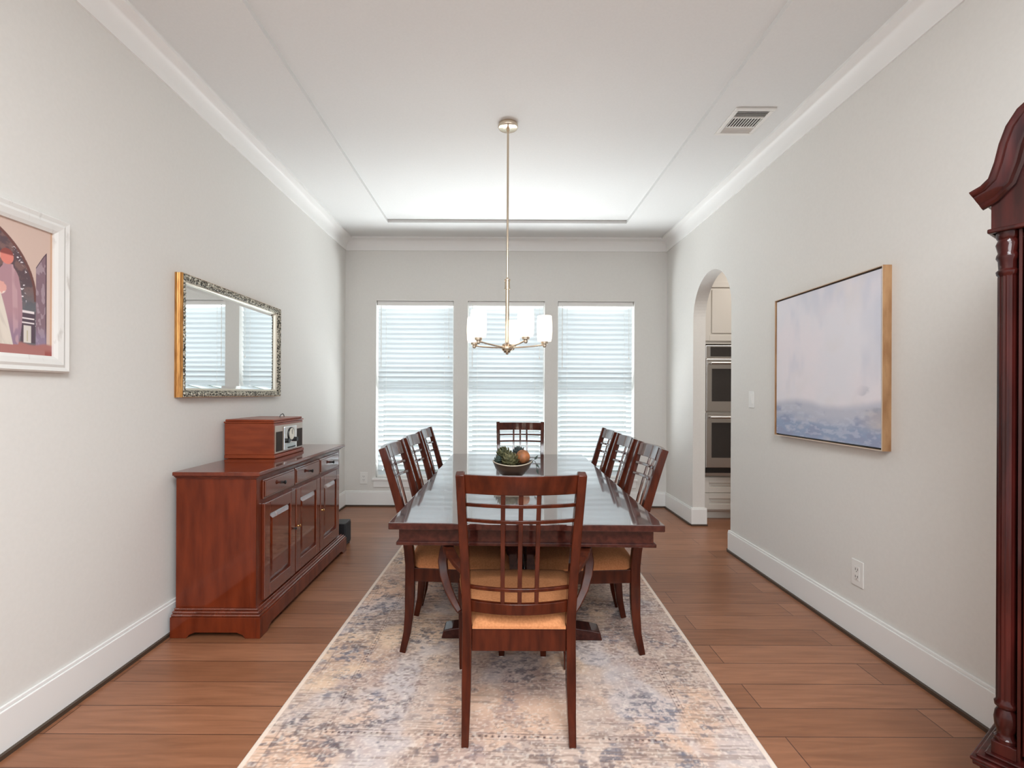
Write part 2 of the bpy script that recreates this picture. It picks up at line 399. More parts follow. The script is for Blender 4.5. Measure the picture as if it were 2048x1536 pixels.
fe = obj('frame_edge', bm, principled('frame_edge_pale', (.62, .52, .42), .5), t); fe['label'] = 'pale front edge of the frame'
bm = nb(); box(bm, fx+.016, 0, -W_/2+.005, W_/2-.005, .005, H_-.005); obj('backing', bm, black, t)
nx, ny = 220, 220; u, v = np.meshgrid(np.linspace(0, 1, nx), np.linspace(0, 1, ny))
n1 = fbm(u*3, v*3, 5, 3); n2 = fbm(u*7, v*16, 4, 9); n3 = fbm(u*22, v*60, 3, 21)
c = np.zeros((ny, nx, 3)) + srgb([.90, .895, .92])
c = lerp(c, srgb([.925, .90, .92]), sm(.4, .7, n1)); c = lerp(c, srgb([.81, .825, .875]), sm(.5, .8, fbm(u*4+9, v*2, 4, 30))*.8)
c = lerp(c, srgb([.89, .87, .87]), sm(.55, .85, fbm(u*5, v*5, 4, 41))*.5)
hor = .235 + .02*np.sin(u*7) + .05*(n1-.5)
c = lerp(c, srgb([.76, .77, .82]), sm(hor+.03, hor-.03, v))
c = lerp(c, srgb([.60, .66, .77]), sm(hor-.05, hor-.16, v)*sm(.3, .55, n2+.15*(1-u)))
c = lerp(c, srgb([.60, .63, .74]), sm(hor-.01, hor-.05, v)*sm(.5, .65, n2)*.8)
c = lerp(c, srgb([.80, .82, .87]), sm(.56, .72, n3)*sm(hor, hor-.05, v)*.45)
c = lerp(c, srgb([.80, .76, .74]), sm(.80, 1, u)*sm(.06, .13, v)*sm(.24, .18, v)*.6)
c = lerp(c, srgb([.60, .62, .68]), sm(.12, .0, abs(v-.27+.03*(u-.9)))*sm(.78, .95, u)*sm(.45, .6, n2)*.7)
canv, _ = attr_mat('canvas_paint', .7)
me = grid_mesh('canvas', u, v, c, lambda u, v: np.stack([np.full_like(u, fx+.006), W_/2-.014-(W_-.028)*u, .014+(H_-.028)*v], -1))
link_mesh('canvas', me, canv, t)
bm = nb(); box(bm, fx+.0065, fx+.016, -W_/2+.014, W_/2-.014, .014, H_-.014); obj('stretcher', bm, principled('canvas_edge', (.6, .58, .6), .8), t)

# framed wedding photograph on the left wall
FY0, FY1, FZ0, FZ1 = 1.05, 1.920, 1.352, 1.950
t = thing('picture_frame', 'distressed white wooden frame with a wedding photograph on left wall', 'picture', (XL, (FY0+FY1)/2, FZ0))
W2, H2 = FY1-FY0, FZ1-FZ0; fw = .062
dist_w = noisy(principled('distressed_white', (.7, .68, .65), .6), (.42, .38, .34), (.76, .75, .72), (1, 3, 1), 9, 6, p1=.22, p2=.40)
def frame_sides(hw, h, prof):
    """mitred picture frame: prof = (inset, depth) list from outer back to inner back; plane y-z, depth along +x"""
    bm = nb(); rings = []
    for sy, sz in ((-1, 0), (1, 0), (1, 1), (-1, 1)):
        rings.append([bm.verts.new((d, sy*(hw-i), (i if sz == 0 else h-i))) for i, d in prof])
    for k in range(4):
        a, b = rings[k], rings[(k+1) % 4]
        for j in range(len(prof)-1): bm.faces.new([a[j], a[j+1], b[j+1], b[j]])
    return bm
obj('frame', frame_sides(W2/2, H2, [(0, .001), (0, .024), (.006, .030), (.02, .026), (.03, .030), (.05, .026), (fw, .020), (fw, .001)]), dist_w, t)
nx, ny = 620, 420; u, v = np.meshgrid(np.linspace(0, 1, nx), np.linspace(0, 1, ny))   # u=1 is the edge nearest the window
PWm = W2-2*fw+.004; PHm = H2-2*fw+.004
X = (u-1)*PWm; Z = v*PHm       # metres from lower right corner
n = fbm(u*24, v*18, 4, 2); n2 = fbm(u*95, v*70, 2, 8); e_ = .0022
def inside(a, lo, hi): return sm(lo-e_/2, lo+e_/2, a)*sm(hi+e_/2, hi-e_/2, a)
c = np.zeros((ny, nx, 3)) + srgb([.50, .39, .38]); c = lerp(c, srgb([.38, .31, .33]), sm(.42, .58, n)); c = lerp(c, srgb([.42, .44, .46]), sm(.28, .16, Z)*.8)
c = lerp(c, srgb([.92, .89, .90]), sm(.60, .68, n2)*sm(.50, .60, fbm(u*11, v*8, 3, 4)))
# stone arch
ex = (X+.36)/.296; ez = (Z-.20)/.285; arch = np.sqrt(ex**2 + np.clip(ez, 0, None)**2)
stone = srgb([.83, .73, .68])
c = lerp(c, stone, sm(1.0, 1.01, arch)*(X > -.36)); c = lerp(c, srgb([.45, .30, .28]), sm(.965, .975, arch)*sm(1.01, 1.0, arch)*(Z > .2))
c = lerp(c, stone, inside(X, -.021, 1)); c = lerp(c, srgb([.78, .62, .50]), inside(X, -.010, 1)*.8)
gtop = .325+(X+.068)*1.7-14*np.clip(X+.045, 0, None)**2
gate = inside(X, -.066, -.024)*sm(.02, .022, Z)*sm(gtop+.002, gtop, Z)
c = lerp(c, srgb([.54, .44, .48]), gate); c = lerp(c, srgb([.68, .60, .63]), gate*sm(.5, .6, fbm(u*60, v*16, 3, 5))*.8); c = lerp(c, srgb([.30, .22, .26]), gate*inside(X, -.028, -.024)); c = lerp(c, srgb([.36, .28, .32]), gate*sm(gtop-.006, gtop-.003, Z))
c = lerp(c, srgb([.60, .55, .66]), gate*sm(.12, .05, Z)*.6)
seat = inside(X, -.122, -.068)*inside(Z, .045, .162); c = lerp(c, srgb([.36, .30, .34]), seat)
for zz in (.118, .134, .156): c = lerp(c, srgb([.92, .88, .88]), inside(Z, zz-.0025, zz+.0025 + (.004 if zz > .15 else 0))*inside(X, -.122, -.072))
c = lerp(c, srgb([.86, .83, .80]), inside(X, -.112, -.084)*inside(Z, .045, .108)); c = lerp(c, srgb([.76, .72, .60]), inside(X, -.100, -.096)*inside(Z, .05, .09))
c = lerp(c, srgb([.68, .46, .44]), sm(.048, .036, Z+.004*np.sin(X*60))); c = lerp(c, srgb([.62, .34, .32]), sm(.03, .01, Z)*inside(X, -.03, 1))
# two people: one in a mauve suit, one in a long pale dress holding flowers
t_ = np.clip((Z-.035)/.285, 0, 1)
hwm = .026+.020*np.sin(np.clip(t_*1.05, 0, 1)*PI)**.7-.010*sm(.85, 1, t_); cxm = -.160-.008*t_
body = sm(hwm+e_, hwm, np.abs(X-cxm))*inside(Z, .035, .318)
c = lerp(c, srgb([.70, .55, .58]), body); c = lerp(c, srgb([.60, .50, .58]), body*sm(.16, .05, Z)); c = lerp(c, srgb([.80, .66, .68]), body*inside(X-cxm, .012, .03)*sm(.5, .65, fbm(u*30, v*9, 2, 6))*.6)
hd = np.hypot(X+.172, (Z-.342)*.85); c = lerp(c, srgb([.87, .53, .48]), sm(.0245, .022, hd)); c = lerp(c, srgb([.56, .30, .28]), sm(.0255, .023, hd)*sm(.346, .352, Z))
hw_d = .026+.052*np.clip((.23-Z)/.2, 0, 1)**.8
dress = sm(hw_d+e_, hw_d, np.abs(X+.228))*inside(Z, .033, .315)
c = lerp(c, srgb([.88, .84, .79]), dress); c = lerp(c, srgb([.78, .74, .70]), dress*sm(.5, .62, fbm(u*40+v*10, v*4, 3, 7))*.5)
hd = np.hypot(X+.214, (Z-.340)*.85); c = lerp(c, srgb([.86, .64, .57]), sm(.022, .0195, hd)); c = lerp(c, srgb([.44, .28, .24]), sm(.026, .022, np.hypot(X+.224, (Z-.345)*.8))*sm(-.212, -.216, X))
fl = np.hypot(X+.196, Z-.228); c = lerp(c, srgb([.88, .66, .62]), sm(.024, .020, fl*(1+.35*(n2-.5)))); c = lerp(c, srgb([.93, .86, .82]), sm(.55, .62, n2)*sm(.024, .020, fl))
photo, _ = attr_mat('photo_print', .45)
me = grid_mesh('photograph', u, v, c, lambda u, v: np.stack([np.full_like(u, .012), -PWm/2+PWm*u, fw-.002+PHm*v], -1))
link_mesh('photograph', me, photo, t)
bm = nb(); box(bm, .001, .0115, -W2/2+.02, W2/2-.02, .02, H2-.02); obj('backing', bm, shoe, t)

# ------------------------------------------------------------------ mirror
MY0, MY1, MZ0, MZ1 = 2.574, 3.735, 1.248, 1.922
t = thing('wall_mirror', 'rectangular mirror in ornate gilt and pewter frame above the sideboard', 'mirror', (XL, (MY0+MY1)/2, MZ0))
W3, H3 = MY1-MY0, MZ1-MZ0; fi = .052
gilt = noisy(principled('gilt_side', (.45, .2, .05), .35, metal=.6), (.36, .15, .035), (.62, .32, .10), (8, 8, 1), 12, 3)
pew = noisy(principled('carved_pewter', (.4, .37, .3), .45, metal=.7), (.05, .045, .035), (.62, .58, .48), (1, 1, 1), 95, 3, bump=1.0, p1=.42, p2=.60)
champ = principled('champagne_liner', (.72, .68, .58), .3, metal=.6)
obj('frame', frame_sides(W3/2, H3, [(0, .001), (0, .014), (.003, .018), (0, .022), (.003, .028), (0, .032), (.002, .043), (.006, .044)]), gilt, t)
obj('carved_moulding', frame_sides(W3/2-.004, H3-.0, [(.002, .040), (.004, .0445), (.016, .044), (.030, .038), (.038, .030)]), pew, t)
obj('liner', frame_sides(W3/2-.034, H3, [(0, .032), (.002, .034), (.008, .028), (.014, .024), (.018, .012)]), champ, t).scale = (1, 1, 1)
bm = nb()
bpy.data.objects.remove(t.children[-1])
lin = frame_sides(W3/2, H3, [(.038, .030), (.040, .031), (.044, .026), (.049, .022), (fi, .012)]); obj('liner', lin, champ, t)
# carved leaves round the face
for (ax, L) in (('y', W3), ('z', H3)):
    for side in (0, 1):
        k = 0.02
        while k < L-.015:
            d = .017
            if ax == 'y': p = (.044, -W3/2+k, d if side == 0 else H3-d)
            else: p = (.044, (-W3/2+d) if side == 0 else (W3/2-d), k)
            ball(bm, p, .0085, 6, 4, (.7, 1.0+.3*random.random(), 1.0+.3*random.random()))
            k += .021
obj('carved_leaves', bm, pew, t, smooth=True)['kind'] = 'stuff'
bm = nb()   # bevelled glass
i0, i1 = fi-.002, fi+.018
ro = [(.012, -W3/2+i0, i0), (.012, W3/2-i0, i0), (.012, W3/2-i0, H3-i0), (.012, -W3/2+i0, H3-i0)]
ri = [(.0145, -W3/2+i1, i1), (.0145, W3/2-i1, i1), (.0145, W3/2-i1, H3-i1), (.0145, -W3/2+i1, H3-i1)]
vo = [bm.verts.new(p) for p in ro]; vi = [bm.verts.new(p) for p in ri]; bm.faces.new(vi)
for k in range(4): bm.faces.new([vo[k], vo[(k+1) % 4], vi[(k+1) % 4], vi[k]])
obj('mirror_glass', bm, mirrorm, t)

# ------------------------------------------------------------------ rug
rug_t = .008
RW, RL, cell = 1.83, 3.05, .0046
nx, ny = int(RW/cell), int(RL/cell)
u, v = np.meshgrid(np.linspace(-RW/2, RW/2, nx), np.linspace(0, RL, ny)); vc = v-RL/2
au, av = np.abs(u), np.abs(vc)
c = np.zeros((ny, nx, 3)) + srgb([.86, .725, .635])
fade = fbm(u*2.6, v*2.6, 4, 5)
c = lerp(c, srgb([.80, .715, .665]), sm(.42, .60, fade)*.9)
c = lerp(c, srgb([.90, .775, .66]), sm(.50, .66, fbm(u*2.4+4, v*2.4, 4, 7))*.8)
c = lerp(c, srgb([.78, .765, .785]), sm(.53, .70, fbm(u*4.1+9, v*4.3, 4, 77))*.55)
c = lerp(c, srgb([.70, .58, .54]), sm(.56, .72, fbm(u*5+2, v*5, 4, 78))*.5)
wx = fbm(au*4+3, av*4, 3, 12); wy = fbm(au*4, av*4+8, 3, 13)
f1 = fbm(au*7.0+wx*2.6, av*7.0+wy*2.6, 3, 14)
vine = sm(.10, .03, np.abs(((f1*9) % 1)-.5))
f2 = fbm(au*17+wy*4, av*17+wx*4, 3, 15)
f3 = fbm(u*34, v*46, 3, 16); f4 = fbm(u*60, v*110, 2, 19)
blot = sm(.57, .66, f2); speck = sm(.56, .66, f3)
flow = np.zeros_like(u); rngs = random.Random(3)
for k in range(60):
    fu, fv, r = rngs.uniform(0, .62), rngs.uniform(0, RL/2-.33), rngs.uniform(.025, .055)
    dx, dy = au-fu, av-fv; d = np.hypot(dx, dy); a = np.arctan2(dy, dx); pet = r*(.72+.28*np.cos(a*6+k))
    flow = np.maximum(flow, sm(.007, .001, np.abs(d-pet))); flow = np.maximum(flow, sm(.005, 0, np.abs(d-r*.35)))
field = (au < RW/2-.24)*(av < RL/2-.31)
wear = sm(.38, .58, fbm(u*8, v*7+3, 4, 33)); zone = sm(.36, .56, fbm(u*3+5, v*3+2, 3, 34))
streak = .25+.75*sm(.38, .58, fbm(u*10, v*120, 2, 50))
ink = np.clip(vine*.55 + blot*.75 + flow*.7, 0, 1)*field*(.35+.65*zone)
dark = lerp(np.zeros((ny, nx, 3)) + srgb([.36, .35, .39]), srgb([.38, .41, .48]), sm(.45, .62, fbm(u*3+1, v*3, 3, 80)))
def stain(c, m): return c*(1-m[..., None]) + dark*m[..., None]
c = stain(c, ink*wear*streak*.85)
c = stain(c, speck*(.3+.7*wear)*(.35+.65*zone)*.7)
bd = np.minimum(RW/2-au, (RL/2-av)*.78)
for q, wd, st in ((.237, .003, .6), (.213, .003, .45), (.055, .003, .5), (.068, .002, .35), (.03, .002, .3)):
    c = lerp(c, srgb([.44, .36, .36]), sm(wd, wd*.3, np.abs(bd-q))*(.3+.7*wear)*st)
along = np.where(RW/2-au < (RL/2-av)*.78, v, u)
c = lerp(c, srgb([.38, .30, .30]), sm(.007, .003, np.hypot(((along/.024) % 1-.5)*.024, bd-.225))*(.45+.55*wear))
per = .26; a_ = ((along/per) % 1-.5)*per; d_ = bd-.142; dd = np.hypot(a_, d_); an = np.arctan2(d_, a_); pet = .052*(.75+.25*np.cos(an*8))
ros = sm(.006, .002, np.abs(dd-pet)) + sm(.005, .001, np.abs(dd-.02)) + sm(.008, .002, np.abs(dd-.008))
inb = (bd > .07)*(bd < .21)
c = stain(c, np.clip(ros, 0, 1)*inb*wear*streak*.6)
c = stain(c, sm(.56, .64, f2)*inb*wear*streak*.7)
c = lerp(c, srgb([.48, .40, .38]), sm(.55, .70, f4)*.55*sm(.36, .56, fbm(u*4, v*4, 3, 64)))
c = lerp(c, srgb([.50, .42, .38]), sm(.56, .70, fbm(u*9, v*150, 2, 62))*.5*sm(.35, .55, fbm(u*5, v*5+3, 3, 65)))
c = lerp(c, srgb([.95, .90, .85]), sm(.62, .85, vnoise(u*120, v*130, 63))*.4)
c = lerp(c, srgb([.92, .85, .79]), (bd < .014)*.8)
rugm, at = attr_mat('rug_pile', .95, .1)
tcx = nd(rugm, 'ShaderNodeTexCoord'); rn = nd(rugm, 'ShaderNodeTexNoise'); rn.inputs['Scale'].default_value = 420; lk(rugm, tcx.outputs['Object'], rn.inputs['Vector'])
bpn = nd(rugm, 'ShaderNodeBump'); bpn.inputs['Strength'].default_value = .5; bpn.inputs['Distance'].default_value = .002
lk(rugm, rn.outputs['Fac'], bpn.inputs['Height']); lk(rugm, bpn.outputs[0], B(rugm).inputs['Normal'])
me = grid_mesh('area_rug', u, v, c, lambda u, v: np.stack([u, v, rug_t-.001+.0*u], -1))
RUGR = math.radians(-1.75)
t = thing('area_rug', 'faded beige and blue-grey oriental rug under the dining table', 'rug', (.029, 1.49, .0), RUGR)
link_mesh('pile', me, rugm, t)
bm = nb(); box(bm, -RW/2-.003, RW/2+.003, -.003, RL+.003, .0005, rug_t-.0015); obj('binding', bm, principled('rug_binding', (.62, .56, .49), .9), t)

# ------------------------------------------------------------------ dining table
TR = math.radians(-1.2); TL, TW, TT = 2.19, 1.10, .76
t = thing('dining_table', 'long dark mahogany trestle dining table with glossy top on the rug', 'table', (.128, 3.0, rug_t), TR)
z = TT-rug_t; hw, hl = TW/2, TL/2
bm = nb(); box(bm, -hw, hw, -hl, hl, z-.028, z); tt = obj('tabletop', bm, top_mah, t, bevel=.004); tt.data.materials.append(table_mah)
for p_ in tt.data.polygons: p_.material_index = 0 if p_.normal.z > .9 else 1
bm = nb(); ins = .036
box(bm, -hw+ins, hw-ins, -hl+ins, -hl+ins+.022, z-.083, z-.028); box(bm, -hw+ins, hw-ins, hl-ins-.022, hl-ins, z-.083, z-.028)
box(bm, -hw+ins, -hw+ins+.022, -hl+ins+.022, hl-ins-.022, z-.083, z-.028); box(bm, hw-ins-.022, hw-ins, -hl+ins+.022, hl-ins-.022, z-.083, z-.028)
obj('apron', bm, table_mah, t)
bm = nb(); i2 = ins-.010; zz0, zz1 = z-.098, z-.083
box(bm, -hw+i2, hw-i2, -hl+i2, -hl+i2+.034, zz0, zz1); box(bm, -hw+i2, hw-i2, hl-i2-.034, hl-i2, zz0, zz1)
box(bm, -hw+i2, -hw+i2+.034, -hl+i2+.034, hl-i2-.034, zz0, zz1); box(bm, hw-i2-.034, hw-i2, -hl+i2+.034, hl-i2-.034, zz0, zz1)
obj('apron_moulding', bm, table_mah, t, bevel=.003)
for yy in (-.475, .475):
    bm = nb(); prism(bm, [(-.415, 0), (.415, 0), (.405, .042), (.36, .052), (.12, .082), (-.12, .082), (-.36, .052), (-.405, .042)], 'y', yy-.05, yy+.05)
    obj('trestle_foot', bm, table_mah, t, bevel=.005)
    for sx in (-1, 1):
        bm = nb(); box(bm, sx*.05-.028, sx*.05+.028, yy-.04, yy+.04, .082, z-.12); obj('trestle_post', bm, table_mah, t, bevel=.004)
    bm = nb(); prism(bm, [(-.33, z-.098), (.33, z-.098), (.33, z-.078), (.33, z-.028), (-.33, z-.028)][:2] + [(.33, z-.028), (-.33, z-.028)], 'y', yy-.035, yy+.035)
    box(bm, -.16, .16, yy-.04, yy+.04, z-.15, z-.098)
    obj('trestle_head', bm, table_mah, t)
bm = nb(); box(bm, -.018, .018, -.435, .435, .22, .32); obj('stretcher', bm, table_mah, t, bevel=.004)

# ------------------------------------------------------------------ chairs
def post_y(z):
    P = [(0, -.035), (.10, -.012), (.20, -.002), (.30, .0), (.43, 0), (.52, -.008), (.60, -.022), (.70, -.046), (.80, -.074), (.90, -.104), (1.0, -.136)]
    for (a, b), (c_, d) in zip(P, P[1:]):
        if z <= c_: return b+(d-b)*(z-a)/(c_-a)
    return P[-1][1]
def post_x(z): return .193-.004*min(z/.4, 1) + (.018*max(0, z-.45)/.55)
def make_chair(arm, label, group, glide=True):
    t = thing('armchair' if arm else 'dining_chair', label, 'chair', (0, 0, 0), 0, group)
    zs = [0, .05, .1, .15, .2, .27, .35, .43, .5, .56, .62, .7, .78, .86, .93, 1.0]
    fwid = .225 if not arm else .24     # half spacing of the front legs
    for s in (-1, 1):
        bm = nb(); bar(bm, [(s*post_x(q), post_y(q), q) for q in zs], [.026+.008*min(q/.2, 1)-.004*max(0, (q-.5)*2) for q in zs], [.030+.016*min(q/.25, 1)-.012*max(0, (q-.5)*2) for q in zs])
        l = obj('rear_post', bm, dark_mah, t, bevel=.003, smooth=True)
        bm = nb(); lathe(bm, [(.011, -.0), (.012, .002), (.012, .004)], (s*post_x(0), post_y(0), .0), 12); obj('glide', bm, plate, l)
    for s in (-1, 1):
        bm = nb(); bar(bm, [(s*fwid, .45, .003), (s*fwid, .45, .12), (s*fwid, .45, .3), (s*fwid, .45, .405)], [.027, .032, .038, .042], [.027, .032, .038, .042])
        l = obj('front_leg', bm, dark_mah, t, bevel=.003, smooth=True)
        bm = nb(); lathe(bm, [(.012, .0), (.013, .002), (.013, .004)], (s*fwid, .45, 0), 12); obj('glide', bm, plate, l)
    # seat frame
    bm = nb(); zr0, zr1 = .348, .418; xr = post_x(.4)
    box(bm, -xr+.017, xr-.017, -.012, .012, zr0-.018, zr1-.006)
    box(bm, -fwid+.021, fwid-.021, .440, .462, zr0, zr1-.01)
    for s in (-1, 1):
        hexa(bm, [(s*xr-.011, .022, zr0), (s*xr+.011, .022, zr0), (s*fwid+.011, .43, zr0), (s*fwid-.011, .43, zr0),
                  (s*xr-.011, .022, zr1-.005), (s*xr+.011, .022, zr1-.005), (s*fwid+.011, .43, zr1-.005), (s*fwid-.011, .43, zr1-.005)])
    obj('seat_frame', bm, dark_mah, t, bevel=.002)
    # cushion: tapered, domed
    bm = nb(); nU, nV = 16, 16; top = []; 
    for j in range(nV+1):
        row = []; q = j/nV
        for i in range(nU+1):
            p = i/nU*2-1; y = -.018+.505*q; hwid = (xr+.004)*(1-q)+(fwid+.022)*q
            if y < .03: hwid = min(hwid, xr-.019)
            e = 1-max(abs(p)**5, (abs(q-.5)*2)**6)
            x = p*hwid*(1-.02*(q > .9)*abs(p))
            zz = .424+.042*(e**.45 if e > 0 else 0)+.010*math.cos(p*PI/2)*math.sin(q*PI)
            row.append(bm.verts.new((x, y, zz)))
        top.append(row)
    for a, b in zip(top, top[1:]):
        for i in range(nU): bm.faces.new([a[i], a[i+1], b[i+1], b[i]])
    bot = []
    edge = [top[0][i] for i in range(nU+1)] + [top[j][nU] for j in range(1, nV+1)] + [top[nV][i] for i in range(nU-1, -1, -1)] + [top[j][0] for j in range(nV-1, 0, -1)]
    low = [bm.verts.new((e_.co.x, e_.co.y, .414)) for e_ in edge]
    for k in range(len(edge)): bm.faces.new([edge[k], low[k], low[(k+1) % len(low)], edge[(k+1) % len(low)]])
    bm.faces.new(low)
    obj('seat', bm, fabric, t, smooth=True)
    # backrest rails, bowed backwards
    def rail(name, z0, z1, th, bow=.034, n=10, top_arch=0):
        bm = nb(); x = post_x((z0+z1)/2)-.012; rows = []
        for i in range(n+1):
            p = i/n*2-1; b = -bow*(1-p*p)
            ya, yb = post_y(z0)+b, post_y(z1)+b
            za, zb = z0, z1 - (top_arch*(1-p*p))
            rows.append([bm.verts.new(q) for q in ((p*x, ya-th/2, za), (p*x, ya+th/2, za), (p*x, yb+th/2, zb), (p*x, yb-th/2, zb))])
        for a, b in zip(rows, rows[1:]):
            for k in range(4): bm.faces.new([a[k], a[(k+1) % 4], b[(k+1) % 4], b[k]])
        bm.faces.new(rows[0]); bm.faces.new(rows[-1][::-1])
        return obj(name, bm, dark_mah if arm else gloss_mah, t, bevel=.002, smooth=True)
    rail('crest_rail', .928, .996, .020)
    rail('back_rail', .880, .893, .014); rail('back_rail', .822, .835, .014); rail('back_rail', .562, .575, .014)
    rail('lower_rail', .476, .517, .020)
    for sx in (-.061, 0, .061):
        bm = nb(); bow = -.034*(1-(sx/.19)**2); zz = [.515+(.93-.515)*k/8 for k in range(9)]
        bar(bm, [(sx, post_y(q)+bow, q) for q in zz], .0155, .010); obj('back_slat', bm, dark_mah if arm else gloss_mah, t, bevel=.0015, smooth=True)
    if arm:
        for s in (-1, 1):
            bm = nb()
            P = [(.200, -.01, .618), (.232, .05, .628), (.262, .13, .634), (.285, .22, .636), (.300, .30, .632), (.308, .355, .620), (.312, .385, .598)]
            bar(bm, [(s*a, b, c_) for a, b, c_ in P], [.026, .032, .038, .044, .046, .042, .034], [.022, .022, .022, .022, .022, .022, .020]); obj('arm', bm, arm_mah, t, bevel=.004, smooth=True)
            bm = nb()
            P = [(.296, .35, .622), (.316, .366, .58), (.322, .352, .53), (.312, .325, .48), (.290, .29, .43), (.256, .25, .385), (.236, .235, .360)]
            bar(bm, [(s*a, b, c_) for a, b, c_ in P], [.036, .040, .040, .038, .034, .028, .022], [.034, .036, .038, .038, .036, .034, .030], side=(1, 0, 0)); obj('arm_support', bm, arm_mah, t, bevel=.004, smooth=True)
    return t
ac = make_chair(True, 'mahogany armchair with tan seat in the foreground, its back to the viewer', 'armchairs at the table ends')
ac.location = (.073, 1.763, rug_t); ac.rotation_euler = (0, 0, 0)
dup(ac, (.187, 4.345, rug_t), PI+math.radians(-1.2), 'armchair at the far end of the table in front of the middle window')
sc = make_chair(False, 'side chair on the left of the table, nearest the foreground armchair', 'side chairs along the table')
LY = [2.55, 3.07, 3.585]
wl = ['nearest the foreground armchair', 'middle one of the row of three', 'farthest one, closest to the windows']
for i in range(3):
    loc = (-.437+.006*i, LY[i], rug_t)
    if i == 0: sc.location = loc; sc.rotation_euler = (0, 0, -PI/2-.0)
    else: dup(sc, loc, -PI/2+math.radians(-1.2), 'side chair on the left of the table, ' + wl[i])
    dup(sc, (.668+.008*i, LY[i]-.012, rug_t), PI/2+math.radians(-1.2), 'side chair on the right of the table, ' + wl[i])

# ------------------------------------------------------------------ bowl and its contents
bx, by = .078, 2.955; bz = TT
bm = nb()
outer = [(.035, .0), (.045, .001), (.052, .006), (.080, .028), (.105, .058), (.119, .088), (.122, .095)]
inner = [(.117, .094), (.110, .080), (.092, .050), (.065, .026), (.03, .014), (.001, .012)]
lathe(bm, outer+inner, (0, 0, 0), 40)
for v_ in bm.verts: 
    if v_.co.z > .05: v_.co.z += .007*math.cos(2*math.atan2(v_.co.y, v_.co.x))*(v_.co.z-.05)/.045
bowlm = noisy(principled('bowl_wood', (.06, .035, .02), .3, coat=.3), (.03, .016, .010), (.07, .035, .018), (1, 1, 5), 6, 4)
t = thing('decorative_bowl', 'round dark wooden bowl with pale rim on the dining table', 'bowl', (bx, by, bz))
obj('bowl_body', bm, bowlm, t, smooth=True)
bm = nb(); pts = []
N = 48
tor = []
for k in range(N):
    a = 2*PI*k/N; zc = .0955+.007*math.cos(2*a); ring = []
    for j in range(8):
        b = 2*PI*j/8; r = .1195+.0032*math.cos(b); ring.append(bm.verts.new((r*math.cos(a), r*math.sin(a), zc+.0032*math.sin(b))))
    tor.append(ring)
for k in range(N):
    for j in range(8): bm.faces.new([tor[k][j], tor[(k+1) % N][j], tor[(k+1) % N][(j+1) % 8], tor[k][(j+1) % 8]])
obj('rim', bm, principled('rim_bone', (.55, .47, .36), .45), t, smooth=True)
def artichoke(name, label, c, r, c1, c2, cat, n=58, spread=1.0):
    m = noisy(principled(name + '_skin', c1, .7), c1, c2, (1, 1, 1), 30, 3)
    bm = nb(); ball(bm, (0, 0, 0), r*.74, 18, 12)
    for k in range(n):
        f = (k+.5)/n; ph = math.acos(1-2*f); th = k*2.39996
        d = Vector((math.sin(ph)*math.cos(th), math.sin(ph)*math.sin(th), math.cos(ph)))
        up = Vector((0, 0, 1)); tg = (up-d*up.dot(d)); tg = tg.normalized() if tg.length > .05 else Vector((1, 0, 0)); sd = d.cross(tg)
        L, wd = r*.46, r*.25
        b0 = d*r*.70
        ps = [b0-tg*L*.3, b0+sd*wd+d*r*.10, b0+tg*L*.25+sd*wd*.85+d*r*.2, b0+tg*L*.82+d*r*.40*spread, b0+tg*L*.25-sd*wd*.85+d*r*.2, b0-sd*wd+d*r*.10]
        mid = bm.verts.new(b0+tg*L*.15+d*r*.30); inn = bm.verts.new(b0+tg*L*.1+d*r*.02); vs = [bm.verts.new(p) for p in ps]
        for i in range(6):
            bm.faces.new([vs[i], vs[(i+1) % 6], mid]); bm.faces.new([vs[(i+1) % 6], vs[i], inn])
    o = obj(name, bm, m, None, smooth=False, loc=c); o.rotation_euler = (random.uniform(-.6, .1), random.uniform(-.5, .5), 1.0)
    return tag(o, label, cat)
artichoke('artichoke', 'larger olive green artichoke at the front of the bowl', (bx-.012, by-.042, bz+.108), .052, (.055, .055, .020), (.19, .175, .08), 'artichoke')
artichoke('artichoke', 'olive green artichoke at the back left of the bowl', (bx-.050, by+.048, bz+.135), .048, (.05, .055, .022), (.16, .155, .07), 'artichoke')
artichoke('succulent_ball', 'dark blue-green leafy ball at the back of the bowl', (bx+.040, by+.066, bz+.145), .038, (.018, .028, .028), (.06, .08, .075), 'decoration', 60)
artichoke('succulent_ball', 'small dark green leafy ball at the left rim of the bowl', (bx-.088, by-.002, bz+.108), .026, (.025, .045, .038), (.07, .10, .08), 'decoration', 40)
bm = nb(); ball(bm, (0, 0, 0), .046, 32, 18, (1, 1, .95))
for v_ in bm.verts:
    a = math.atan2(v_.co.y, v_.co.x); k = 1-.06*abs(math.cos(a*4)); v_.co.x *= k; v_.co.y *= k
t = thing('gourd', 'orange-brown round gourd at the right side of the bowl', 'gourd', (bx+.064, by-.004, bz+.128))
obj('flesh', bm, noisy(principled('gourd_skin', (.4, .15, .05), .55), (.20, .085, .035), (.50, .17, .055), nscale=22), t, smooth=True)
bm = nb(); tube(bm, [(0, 0, .040), (.002, 0, .050), (.006, .002, .058)], [.006, .004, .003], 8); obj('stem', bm, bowlm, t, smooth=True)
